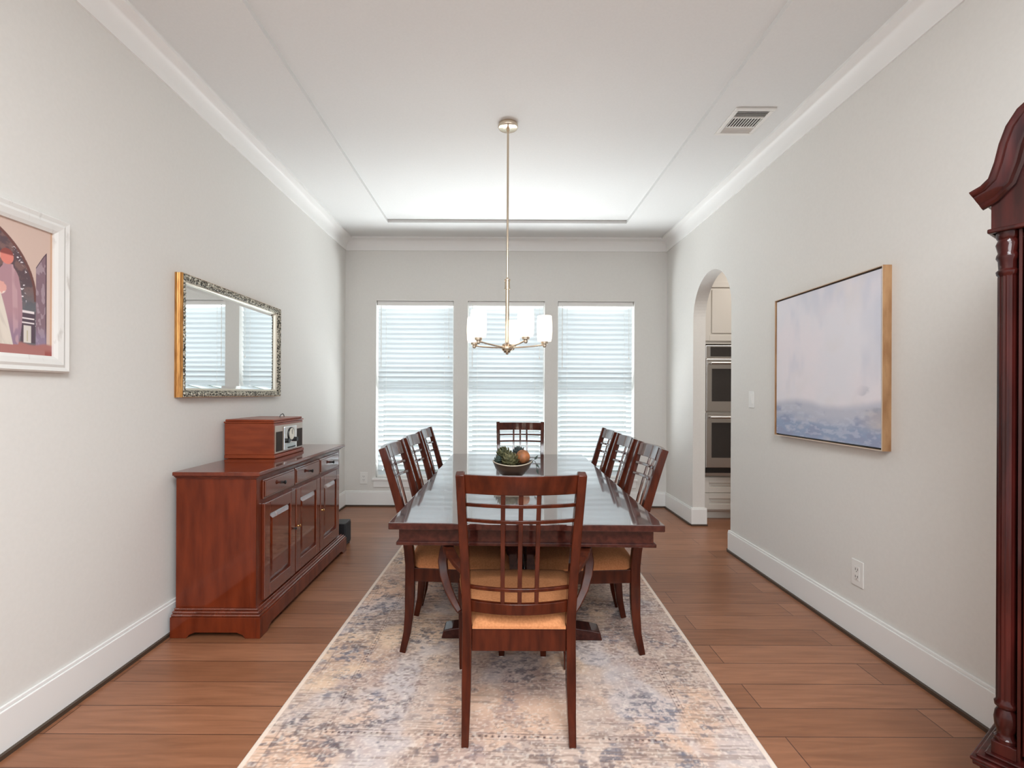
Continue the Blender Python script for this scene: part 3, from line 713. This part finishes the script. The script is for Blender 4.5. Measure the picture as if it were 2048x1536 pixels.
# sprig hanging over the rim
t = thing('leaf_sprig', 'small dark leafy sprig hanging over the right rim of bowl', 'sprig', (bx+.128, by-.01, bz+.088))
bm = nb(); tube(bm, [(-.03, 0, .016), (-.006, 0, .022), (.012, 0, .012), (.020, 0, -.02), (.022, 0, -.05)], [.0018]*5, 6); obj('stem', bm, bowlm, t)
for (lx, lz, an, L) in ((.006, .022, .9, .040), (.016, .0, -.9, .036), (.021, -.03, -1.3, .04), (.0, .018, -2.3, .03)):
    bm = nb(); d = Vector((math.cos(an), 0, math.sin(an))); s_ = Vector((-d.z, .3, d.x)).normalized(); b0 = Vector((lx, 0, lz))
    ps = [b0, b0+d*L*.35+s_*L*.2, b0+d*L, b0+d*L*.35-s_*L*.2]; m1 = b0+d*L*.4+Vector((0, -.004, 0)); m2 = b0+d*L*.4+Vector((0, .002, 0))
    vs = [bm.verts.new(p) for p in ps]; a_ = bm.verts.new(m1); b_ = bm.verts.new(m2)
    for i in range(4): bm.faces.new([vs[i], vs[(i+1) % 4], a_]); bm.faces.new([vs[(i+1) % 4], vs[i], b_])
    obj('leaf', bm, principled('sprig_leaf', (.03, .05, .04), .5), t)

# ------------------------------------------------------------------ sideboard
SX0, SXF = -1.708, -1.285       # back, body front
SY0, SY1 = 2.535, 3.845
t = thing('sideboard', 'reddish cherry sideboard with three drawers and three panelled doors by left wall', 'sideboard', (SX0, (SY0+SY1)/2, 0))
ox, oy = -SX0, -(SY0+SY1)/2
def sbox(bm, x0, x1, y0, y1, z0, z1): box(bm, x0+ox, x1+ox, y0+oy, y1+oy, z0, z1)
bm = nb(); sbox(bm, SX0, SXF, SY0, SY1, .10, .824); sbox(bm, SXF-.03, SXF+.002, SY0-.004, SY0+.030, .13, .82); obj('body', bm, cherry, t, bevel=.002)
bm = nb()
def tier(bm, z0, z1, e): sbox(bm, SX0-.0, SXF+e, SY0-e, SY1+e, z0, z1)
tier(bm, .824, .832, .012); tier(bm, .832, .840, .022); tier(bm, .840, .860, .034); obj('top', bm, top_cherry, t, bevel=.005)
bm = nb(); tier(bm, .108, .120, .040); tier(bm, .120, .132, .030); tier(bm, .132, .142, .016); obj('base_moulding', bm, cherry_front, t, bevel=.004)
# plinth with shaped cut-outs on the front and the near side
def apron_poly(L):
    P = [(0, 0), (.085, 0), (.10, .018), (.13, .030)]
    return P + [(L-.13, .030), (L-.10, .018), (L-.085, 0), (L, 0), (L, .108), (0, .108)]
bm = nb(); e = .046
Lf = SY1-SY0+2*e; P = [(SY0-e+oy+a, b) for a, b in apron_poly(Lf)]; prism(bm, P, 'x', SXF+e-.022+ox, SXF+e+ox)
Ls = SXF+e-.022-SX0
for yy in (SY0-e, SY1+e-.022):
    P = [(SX0+ox+a, b) for a, b in [(0, 0), (.085, 0), (.10, .018), (.13, .030), (Ls-.10, .030), (Ls-.07, .018), (Ls-.055, 0), (Ls, 0), (Ls, .108), (0, .108)]]
    prism(bm, P, 'y', yy+oy, yy+.022+oy)
obj('plinth', bm, cherry, t, bevel=.002)
nB = 3; y0 = SY0+.050; bw = (SY1-.045-y0)/nB
for i in range(nB):
    a = y0+i*bw+.008; b = y0+(i+1)*bw-.008
    bm = nb(); sbox(bm, SXF, SXF+.010, a, b, .700, .806); sbox(bm, SXF+.010, SXF+.016, a+.010, b-.010, .710, .796)
    d = obj('drawer', bm, cherry_front, t, bevel=.003)
    bm = nb(); c_ = (a+b)/2
    tube(bm, [(SXF+.016+ox, c_+oy, .757), (SXF+.028+ox, c_+oy, .757), (SXF+.034+ox, c_+oy, .757), (SXF+.042+ox, c_+oy, .757), (SXF+.046+ox, c_+oy, .757)], [.008, .0055, .007, .0125, .007], 14)
    obj('knob', bm, blackm, d, smooth=True)
    bm = nb(); z0, z1 = .155, .678; st = .062
    sbox(bm, SXF, SXF+.018, a, a+st, z0, z1); sbox(bm, SXF, SXF+.018, b-st, b, z0, z1)
    sbox(bm, SXF, SXF+.018, a+st, b-st, z0, z0+.07); sbox(bm, SXF, SXF+.018, a+st, b-st, z1-.07, z1)
    d = obj('door', bm, cherry_front, t, bevel=.003)
    # raised panel (truncated pyramid)
    bm = nb(); pa, pb, pc, pd = a+st, b-st, z0+.07, z1-.07; e2 = .032
    v0 = [(SXF+.003+ox, pa+oy, pc), (SXF+.003+ox, pb+oy, pc), (SXF+.003+ox, pb+oy, pd), (SXF+.003+ox, pa+oy, pd)]
    v1 = [(SXF+.015+ox, pa+e2+oy, pc+e2), (SXF+.015+ox, pb-e2+oy, pc+e2), (SXF+.015+ox, pb-e2+oy, pd-e2), (SXF+.015+ox, pa+e2+oy, pd-e2)]
    hexa(bm, v0+v1); obj('door_panel', bm, cherry_front, d, bevel=.0015)
    bm = nb(); ky = (b-.022) if i == 0 else (a+.022); kz = .44
    tube(bm, [(SXF+.018+ox, ky+oy, kz), (SXF+.026+ox, ky+oy, kz), (SXF+.032+ox, ky+oy, kz), (SXF+.036+ox, ky+oy, kz)], [.006, .004, .009, .005], 12)
    obj('knob', bm, brass if i else blackm, d, smooth=True)

# black box on the floor beyond the sideboard
t = thing('black_box', 'small black box standing on the floor beyond the far end of the sideboard', 'box', (-1.345, 4.02, 0))
bm = nb(); box(bm, -.075, .075, -.08, .08, .012, .20); obj('cabinet', bm, black, t, bevel=.006)
bm = nb(); box(bm, .075, .080, -.068, .068, .03, .185); obj('grille', bm, principled('speaker_cloth', (.03, .03, .032), .9), t, bevel=.003)
for sx in (-.06, .06):
    for sy in (-.06, .06):
        bm = nb(); lathe(bm, [(.010, 0), (.012, .004), (.012, .012)], (sx, sy, 0), 10); obj('foot', bm, black, t)

# ------------------------------------------------------------------ tabletop radio / record player
RX0, RXF, RY0, RY1, RZ = -1.728, -1.418, 3.012, 3.452, .861
t = thing('retro_radio', 'retro wooden record player radio with silver dial panel on the sideboard', 'radio', (RX0, (RY0+RY1)/2, RZ))
dX = RXF-RX0; hy = (RY1-RY0)/2
bm = nb(); box(bm, 0, dX, -hy, hy, .022, .222); obj('case', bm, radio_wood, t, bevel=.004)
bm = nb(); box(bm, -.004, dX+.006, -hy-.006, hy+.006, .222, .232); box(bm, .002, dX-.004, -hy+.002, hy-.002, .232, .246); obj('lid', bm, radio_wood, t, bevel=.005)
bm = nb(); box(bm, -.0, dX+.008, -hy-.004, hy+.004, 0, .022); obj('base', bm, radio_wood, t, bevel=.004)
bm = nb(); box(bm, dX, dX+.003, -hy+.012, hy-.012, .030, .205); obj('fascia', bm, principled('fascia_wood', (.42, .33, .26), .3, coat=.5), t)
for s in (-1, 1):
    bm = nb()
    box(bm, dX+.003, dX+.007, s*.155-.043, s*.155+.043, .04, .165); obj('speaker_grille', bm, principled('grille_cloth', (.04, .03, .025), .9), t, bevel=.002)
bm = nb(); box(bm, dX+.003, dX+.012, -.095, .095, .034, .192); obj('control_panel', bm, chrome, t, bevel=.005)
bm = nb()
def disc(bm, x0, x1, y, z, r, n=28):
    A = [bm.verts.new((x0, y+r*math.cos(2*PI*k/n), z+r*math.sin(2*PI*k/n))) for k in range(n)]; Bq = [bm.verts.new((x1, y+r*.94*math.cos(2*PI*k/n), z+r*.94*math.sin(2*PI*k/n))) for k in range(n)]
    bm.faces.new(A); bm.faces.new(Bq[::-1])
    for k in range(n): bm.faces.new([A[k], Bq[k], Bq[(k+1) % n], A[(k+1) % n]])
disc(bm, dX+.012, dX+.018, 0, .138, .046); d = obj('dial_ring', bm, blackm, t)
bm = nb(); disc(bm, dX+.018, dX+.020, 0, .138, .039); obj('dial', bm, principled('dial_cream', (.75, .70, .58), .3), t)
bm = nb(); box(bm, dX+.020, dX+.0215, -.001, .001, .138, .17); obj('needle', bm, black, t)
for s in (-1, 1):
    bm = nb(); disc(bm, dX+.012, dX+.030, s*.062, .098, .016, 18); obj('knob', bm, blackm, t)
bm = nb(); box(bm, dX+.012, dX+.015, -.070, .070, .042, .078); obj('display', bm, principled('display_pale', (.50, .56, .56), .25), t, bevel=.002)
for k in range(5):
    bm = nb(); box(bm, dX+.015, dX+.019, -.056+k*.024, -.040+k*.024, .048, .056); obj('button', bm, blackm, t)
bm = nb(); tube(bm, [(.20, .10, .246), (.205, .105, .262), (.21, .125, .268), (.21, .14, .258), (.21, .145, .246)], .0028, 8); obj('lid_handle', bm, blackm, t, smooth=True)

# ------------------------------------------------------------------ chandelier
cx, cy = .045, 3.14
t = thing('chandelier', 'five-arm brushed nickel chandelier with lit frosted glass shades above the table', 'chandelier', (cx, cy, 1.56))
zc = CZ+TD-1.56
bm = nb(); lathe(bm, [(.0, zc-.032), (.052, zc-.032), (.061, zc-.029), (.065, zc-.022), (.065, zc-.012), (.060, zc-.010), (.060, zc)], (0, 0, 0), 36); obj('canopy', bm, nickel, t, smooth=True)
bm = nb(); tube(bm, [(0, 0, .46), (0, 0, zc-.03)], .0072, 12); lathe(bm, [(.010, zc-.050), (.010, zc-.03)], (0, 0, 0), 14); obj('rod', bm, nickel, t, smooth=True)
bm = nb(); lathe(bm, [(.013, .395), (.020, .397), (.020, .406), (.017, .408), (.017, .45), (.020, .452), (.020, .462), (.012, .466), (.008, .475)], (0, 0, 0), 20); obj('collar', bm, nickel, t, smooth=True)
bm = nb(); tube(bm, [(0, 0, .03), (0, 0, .40)], .0130, 14); obj('stem', bm, nickel, t, smooth=True)
bm = nb(); lathe(bm, [(.002, -.030), (.007, -.028), (.010, -.022), (.009, -.018), (.020, -.017), (.023, -.012), (.020, -.007), (.030, -.006), (.034, -.002), (.032, 0), (.040, .008), (.040, .022), (.032, .028), (.034, .036), (.020, .044), (.014, .05)], (0, 0, 0), 28); obj('hub', bm, nickel, t, smooth=True)
for k in range(5):
    a = math.radians(8+72*k); dx, dy = math.cos(a), math.sin(a); R = .250
    bm = nb(); tube(bm, [(dx*.03, dy*.03, .018), (dx*.10, dy*.10, .022), (dx*.18, dy*.18, .030), (dx*R, dy*R, .040)], .0055, 10)
    ar = obj('arm', bm, nickel, t, smooth=True)
    bm = nb(); lathe(bm, [(.006, .022), (.012, .028), (.013, .042), (.022, .046), (.024, .060), (.018, .064)], (dx*R, dy*R, 0), 20); obj('candle_cup', bm, nickel, ar, smooth=True)
    bm = nb(); lathe(bm, [(.036, .062), (.044, .064), (.0485, .085), (.0500, .14), (.0490, .20), (.0465, .230)], (dx*R, dy*R, 0), 28)
    bmesh.ops.delete(bm, geom=[f for f in bm.faces if len(f.verts) > 4], context='FACES')
    obj('lamp_shade', bm, frost, ar, smooth=True)
    bm = nb(); ball(bm, (dx*R, dy*R, .10), .015, 14, 10, (1, 1, 1.5)); obj('bulb', bm, bulbm, ar, smooth=True)
    ld = bpy.data.lights.new('bulb_light', 'POINT'); ld.energy = .7; ld.color = (1, .87, .74); ld.shadow_soft_size = .012
    lo = bpy.data.objects.new('bulb_light', ld); C.objects.link(lo); lo.location = (cx+dx*R, cy+dy*R, 1.56+.155)

# ------------------------------------------------------------------ ceiling vent
t = thing('ceiling_vent', 'white rectangular air vent in the ceiling near the right wall', 'vent', (1.54, 3.045, CZ))
hx, hy = .122, .150
bm = nb()
for r in ((-hx, hx, -hy, -hy+.026), (-hx, hx, hy-.026, hy), (-hx, -hx+.026, -hy+.026, hy-.026), (hx-.026, hx, -hy+.026, hy-.026)): box(bm, *r, -.010, 0)
obj('frame', bm, ventw, t, bevel=.003)
bm = nb(); box(bm, -hx+.026, hx-.026, -hy+.026, hy-.026, -.002, -.0005); obj('duct', bm, principled('duct_grey', (.07, .06, .055), .8), t)
bm = nb()
for yy in (-.052, .052): box(bm, -hx+.026, hx-.026, yy-.004, yy+.004, -.010, -.002)
for k in range(5):
    for s in (-1, 1):
        yy = s*(.062+k*.0135); hexa(bm, [(-hx+.026, yy-.001+s*.007, -.010), (hx-.026, yy-.001+s*.007, -.010), (hx-.026, yy+.001+s*.007, -.010), (-hx+.026, yy+.001+s*.007, -.010), (-hx+.026, yy-.001, -.002), (hx-.026, yy-.001, -.002), (hx-.026, yy+.001, -.002), (-hx+.026, yy+.001, -.002)])
obj('slat_panel', bm, ventw, t)
for k in range(11):
    xx = -.088+k*.0176; bm = nb(); hexa(bm, [(xx-.006, -.048, -.010), (xx+.0005, -.048, -.010), (xx+.0005, .048, -.010), (xx-.006, .048, -.010), (xx-.001, -.048, -.002), (xx+.0035, -.048, -.002), (xx+.0035, .048, -.002), (xx-.001, .048, -.002)]); obj('louvre', bm, ventw, t)

# ------------------------------------------------------------------ switch and outlets
t = thing('light_switch', 'white rocker light switch on right wall between arch and canvas', 'switch', (XR, 3.578, 1.24))
bm = nb(); box(bm, -.006, 0, -.038, .038, -.062, .062); obj('switch_plate', bm, plate, t, bevel=.003)
bm = nb(); hexa(bm, [(-.009, -.016, -.032), (-.006, -.016, -.032), (-.006, .016, -.032), (-.009, .016, -.032), (-.013, -.016, .032), (-.006, -.016, .032), (-.006, .016, .032), (-.013, .016, .032)]); obj('rocker', bm, plate, t)
def outlet(label, loc, rz, w_=.042, h_=.068):
    t = thing('wall_outlet', label, 'outlet', loc, rz)
    bm = nb(); box(bm, -.006, 0, -w_, w_, -h_, h_); obj('outlet_plate', bm, plate, t, bevel=.003)
    bm = nb(); box(bm, -.009, -.006, -.018, .018, -.036, .036); f = obj('receptacle', bm, plate, t, bevel=.002)
    for zc_ in (-.019, .019):
        bm = nb(); box(bm, -.0097, -.009, -.009, -.006, zc_-.004, zc_+.008); box(bm, -.0097, -.009, .006, .009, zc_-.004, zc_+.008); box(bm, -.0097, -.009, -.002, .002, zc_-.012, zc_-.008); obj('slots', bm, slotm, f)
    return t
outlet('white electrical outlet low on right wall below the canvas', (XR, 2.511, .345), 0)
outlet('white electrical outlet low on far wall left of the windows', (-1.53, YB, .315), PI/2*1)

# ------------------------------------------------------------------ kitchen seen through the arch
KF = 4.9
kx0, kx1 = 2.055, 2.875
t = thing('oven_cabinet', 'tall cream kitchen cabinet holding the double oven beyond the arch', 'cabinet', (kx0, KF, 0))
kw = kx1-kx0; kd = KY1-KF-.01
bm = nb(); box(bm, .02, kw-.02, .06, kd, 0, .09); obj('toe_kick', bm, cabw, t)
bm = nb(); box(bm, 0, kw, 0, kd, .09, .44); box(bm, 0, .03, 0, kd, .44, 1.79); box(bm, kw-.03, kw, 0, kd, .44, 1.79); box(bm, 0.03, kw-.03, kd-.02, kd, .44, 1.79); box(bm, 0, kw, 0, kd, 1.79, 2.72); obj('body', bm, cabw, t, bevel=.002)
def panel(name, a, b, z0, z1, par):
    st = .055; bm = nb(); box(bm, a, a+st, -.018, 0, z0, z1); box(bm, b-st, b, -.018, 0, z0, z1); box(bm, a+st, b-st, -.018, 0, z0, z0+st); box(bm, a+st, b-st, -.018, 0, z1-st, z1)
    d = obj(name, bm, cabw, par, bevel=.002)
    bm = nb(); hexa(bm, [(a+st, -.004, z0+st), (b-st, -.004, z0+st), (b-st, 0, z0+st), (a+st, 0, z0+st), (a+st, -.004, z1-st), (b-st, -.004, z1-st), (b-st, 0, z1-st), (a+st, 0, z1-st)])
    box(bm, a+st+.025, b-st-.025, -.014, -.004, z0+st+.025, z1-st-.025)
    obj('door_panel', bm, cabw, d, bevel=.003); return d
panel('drawer', .02, kw-.02, .105, .27, t); panel('drawer', .02, kw-.02, .275, .43, t)
for a, b in ((.02, kw/2-.004), (kw/2+.004, kw-.02)):
    d = panel('door', a, b, 1.82, 2.42, t)
bm = nb(); box(bm, -.03, kw+.03, -.05, kd, 2.72, 2.80); box(bm, -.015, kw+.015, -.03, kd, 2.66, 2.72); obj('crown', bm, cabw, t, bevel=.004)
t = thing('double_oven', 'stainless steel built-in double wall oven in the kitchen cabinet', 'oven', (kx0+.03, KF-.03, .45))
ow = kw-.06; oh = 1.325
bm = nb(); box(bm, 0, ow, .012, .50, .005, oh); obj('chassis', bm, steel, t)
bm = nb(); box(bm, .0, ow, -.006, .012, oh-.13, oh-.004); cp = obj('control_panel', bm, steel, t, bevel=.003)
bm = nb(); box(bm, .045, ow-.045, -.009, -.006, oh-.115, oh-.018); obj('display', bm, ovenglass, cp)
for (z0, z1) in ((.655, 1.185), (.085, .64)):
    bm = nb(); box(bm, 0, ow, -.020, .012, z0, z1); d = obj('oven_door', bm, steel, t, bevel=.004)
    bm = nb(); box(bm, .055, ow-.055, -.023, -.020, z0+.10, z1-.10); obj('door_glass', bm, ovenglass, d, bevel=.003)
    bm = nb(); tube(bm, [(.03, -.060, z1-.045), (ow-.03, -.060, z1-.045)], .011, 12)
    for hx_ in (.05, ow-.05): tube(bm, [(hx_, -.02, z1-.045), (hx_, -.060, z1-.045)], .008, 8)
    obj('handle', bm, steel, d, smooth=True)
bm = nb(); box(bm, 0, ow, -.008, .012, .03, .080); obj('vent_strip', bm, blackm, t)
bm = nb(); box(bm, 0, ow, -.012, .012, 0.0, .03); obj('bottom_trim', bm, steel, t)
t = thing('kitchen_cabinet', 'cream base cabinet with stone top right of the ovens', 'cabinet', (kx1+.003, KF+.02, 0))
bm = nb(); box(bm, 0, 1.6, 0, .61, .09, .88); obj('body', bm, cabw, t); bm = nb(); box(bm, 0, 1.6, .05, .6, 0, .09); obj('toe_kick', bm, cabw, t)
for k in range(3): panel('door', .02+k*.53, .52+k*.53, .11, .86, t)
bm = nb(); box(bm, 0, 1.62, -.03, .62, .88, .92); obj('countertop', bm, noisy(principled('stone_top', (.4, .35, .3), .2), (.3, .25, .2), (.5, .45, .4), nscale=30), t, bevel=.004)

# ------------------------------------------------------------------ grandfather clock
ang = math.atan2(-.838, .545)
t = thing('grandfather_clock', 'tall dark mahogany grandfather clock with fluted columns at the right edge', 'clock', (1.33, 1.294, 0), ang)
CW, CD = .50, .255
# plinth, base, waist, hood (local x along the front, y to the back)
bm = nb(); box(bm, -.022, CW+.022, -.022, CD+.01, .015, .095); box(bm, -.010, CW+.010, -.010, CD+.005, .095, .27); obj('base', bm, clock_wood, t, bevel=.004)
for px_ in (-.02, CW-.055):
    for py_ in (-.02, CD-.045):
        bm = nb(); box(bm, px_, px_+.075, py_, py_+.05, 0, .018); obj('foot', bm, clock_wood, t, bevel=.003)
bm = nb()
for (z0, z1, e) in ((.270, .280, .020), (.280, .292, .032), (.292, .302, .036), (.302, .310, .026), (.310, .318, .012)): box(bm, -e, CW+e, -e, CD+.005, z0, z1)
obj('base_moulding', bm, clock_wood, t, bevel=.003)
cw = .046
bm = nb(); box(bm, cw, CW-cw, .05, CD, .318, 1.60)   # set-back trunk
box(bm, cw+.0, cw+.006, .004, .05, .318, 1.716); box(bm, CW-cw-.006, CW-cw, .004, .05, .318, 1.716)
box(bm, 0, CW, .046, CD, .318, 1.716)
obj('case', bm, clock_wood, t)
for s, cxl in ((0, .022), (1, CW-.022)):
    bm = nb(); box(bm, cxl-.024, cxl+.024, -.002, .046, .318, .352); obj('column_block', bm, clock_wood, t, bevel=.002)
    prof = [(.022, .352), (.023, .362), (.018, .368), (.017, .378), (.022, .392), (.0235, .412), (.021, .430), (.016, .440), (.022, .446), (.023, .456), (.019, .462), (.0195, .470), (.0195, 1.596), (.019, 1.600), (.022, 1.604), (.023, 1.612), (.018, 1.618), (.019, 1.640), (.023, 1.648), (.022, 1.656), (.019, 1.662), (.0235, 1.684), (.019, 1.697), (.022, 1.702), (.023, 1.716)]
    bm = nb(); lathe(bm, prof, (cxl, .022, 0), 56, flute=(.4695, 1.5965)); obj('column', bm, clock_wood, t, smooth=True)
# door with glass
bm = nb(); dx0, dx1, dz0, dz1 = cw+.008, CW-cw-.008, .335, 1.70
for r in ((dx0, dx0+.045, dz0, dz1), (dx1-.045, dx1, dz0, dz1), (dx0+.045, dx1-.045, dz0, dz0+.16), (dx0+.045, dx1-.045, dz1-.045, dz1)): box(bm, r[0], r[1], .010, .032, r[2], r[3])
d = obj('door', bm, clock_wood, t, bevel=.003)
bm = nb(); box(bm, dx0+.045, dx1-.045, .020, .023, dz0+.16, dz1-.045); obj('door_glass', bm, glass, d)
bm = nb(); ex_, ez_ = dx0+.018, 1.085   # pierced brass escutcheon
for (zz, r) in ((.055, .007), (.038, .010), (.018, .012), (0, .013), (-.018, .012), (-.038, .010), (-.055, .006)):
    pts = [(ex_+r*math.cos(a), .008, ez_+zz+r*math.sin(a)) for a in [2*PI*k/12 for k in range(13)]]; tube(bm, pts, .0024, 6)
tube(bm, [(ex_, .009, ez_-.068), (ex_, .009, ez_+.068)], .0022, 6)
obj('escutcheon', bm, brass, d, smooth=True)
# dial, pendulum and weights behind the glass
mx_ = CW/2
bm = nb(); box(bm, .11, CW-.11, .040, .045, 1.36, 1.64); dl = obj('dial', bm, brass, t)
bm = nb()
A = [bm.verts.new((mx_+.115*math.cos(2*PI*k/40), .0385, 1.5+.115*math.sin(2*PI*k/40))) for k in range(40)]; Bq = [bm.verts.new((v_.co.x, .040, v_.co.z)) for v_ in A]
bm.faces.new(A); bm.faces.new(Bq[::-1])
for k in range(40): bm.faces.new([A[k], Bq[k], Bq[(k+1) % 40], A[(k+1) % 40]])
obj('chapter_ring', bm, principled('dial_white', (.75, .72, .65), .4), dl)
bm = nb(); bar(bm, [(mx_, .037, 1.49), (mx_+.03, .037, 1.56)], .004, .002, side=(0, 1, 0)); obj('hour_hand', bm, blackm, dl); bm = nb(); bar(bm, [(mx_, .0365, 1.49), (mx_-.06, .0365, 1.55)], .003, .002, side=(0, 1, 0)); obj('minute_hand', bm, blackm, dl)
bm = nb(); tube(bm, [(mx_, .040, 1.36), (mx_, .040, .72)], .003, 8); pd_ = obj('pendulum', bm, brass, t)
bm = nb(); A = [bm.verts.new((mx_+.06*math.cos(2*PI*k/32), .034, .68+.06*math.sin(2*PI*k/32))) for k in range(32)]; Bq = [bm.verts.new((v_.co.x, .044, v_.co.z)) for v_ in A]
bm.faces.new(A); bm.faces.new(Bq[::-1])
for k in range(32): bm.faces.new([A[k], Bq[k], Bq[(k+1) % 32], A[(k+1) % 32]])
obj('pendulum_bob', bm, brass, pd_)
for k in (-1, 0, 1):
    bm = nb(); lathe(bm, [(.013, .86+.05*k), (.014, .87+.05*k), (.014, 1.06+.05*k), (.013, 1.07+.05*k)], (mx_+k*.075, .031, 0), 18); tube(bm, [(mx_+k*.075, .031, 1.07+.05*k), (mx_+k*.075, .031, 1.37)], .001, 5); obj('weight', bm, brass, t, smooth=True)
# hood: arched frieze board and bonnet moulding
half = [(-.0423, 1.832), (-.020, 1.842), (-.0049, 1.857), (.0062, 1.8956), (.0147, 1.940), (.0274, 1.982), (.0476, 2.017), (.0634, 2.030), (.09, 2.052), (.13, 2.075), (.19, 2.095), (.25, 2.102)]
path = half + [(CW-a, b) for a, b in half[-2::-1]]
inn = [(max(-.004, min(CW+.004, a)), b) for a, b in path]
bm = nb()
fr = [(-.006, 1.716)] + [(-.006, 1.815)] + [(a+.012 if a < CW/2 else a-.012, b-.02) for a, b in path if .0 < a < CW-.0] + [(CW+.006, 1.815), (CW+.006, 1.716)]
prism(bm, fr, 'y', .0, CD); obj('hood', bm, clock_wood, t, bevel=.002)
bm = nb(); prof = [(.0, 0), (.036, 0), (.040, -.006), (.036, -.012), (.028, -.016), (.024, -.028), (.014, -.038), (.016, -.046), (.010, -.052), (0, -.052)]
rings = []
for i, (a, b) in enumerate(path):
    p0 = path[max(i-1, 0)]; p1 = path[min(i+1, len(path)-1)]; tx, tz = p1[0]-p0[0], p1[1]-p0[1]; L = math.hypot(tx, tz); nx_, nz_ = -tz/L, tx/L
    ring = []
    for dpt, off in prof:
        ring.append(bm.verts.new((a+nx_*off, -dpt, b+nz_*off)))
    rings.append(ring)
for a, b in zip(rings, rings[1:]):
    for k in range(len(prof)): bm.faces.new([a[k], a[(k+1) % len(prof)], b[(k+1) % len(prof)], b[k]])
bm.faces.new(rings[0]); bm.faces.new(rings[-1][::-1])
obj('bonnet_moulding', bm, clock_wood, t, smooth=True)
bm = nb()
for s in (-1, 1):
    x0 = -.0 if s < 0 else CW
    for e, z0, z1 in ((.040, 1.826, 1.836), (.030, 1.814, 1.826), (.016, 1.800, 1.814)):
        a, b = sorted((x0, x0+s*e)); box(bm, a, b, .0, CD, z0, z1)
obj('side_cornice', bm, clock_wood, t, bevel=.002)
bm = nb(); box(bm, -.012, CW+.012, -.010, CD, 1.716, 1.728); obj('hood_moulding', bm, clock_wood, t, bevel=.003)
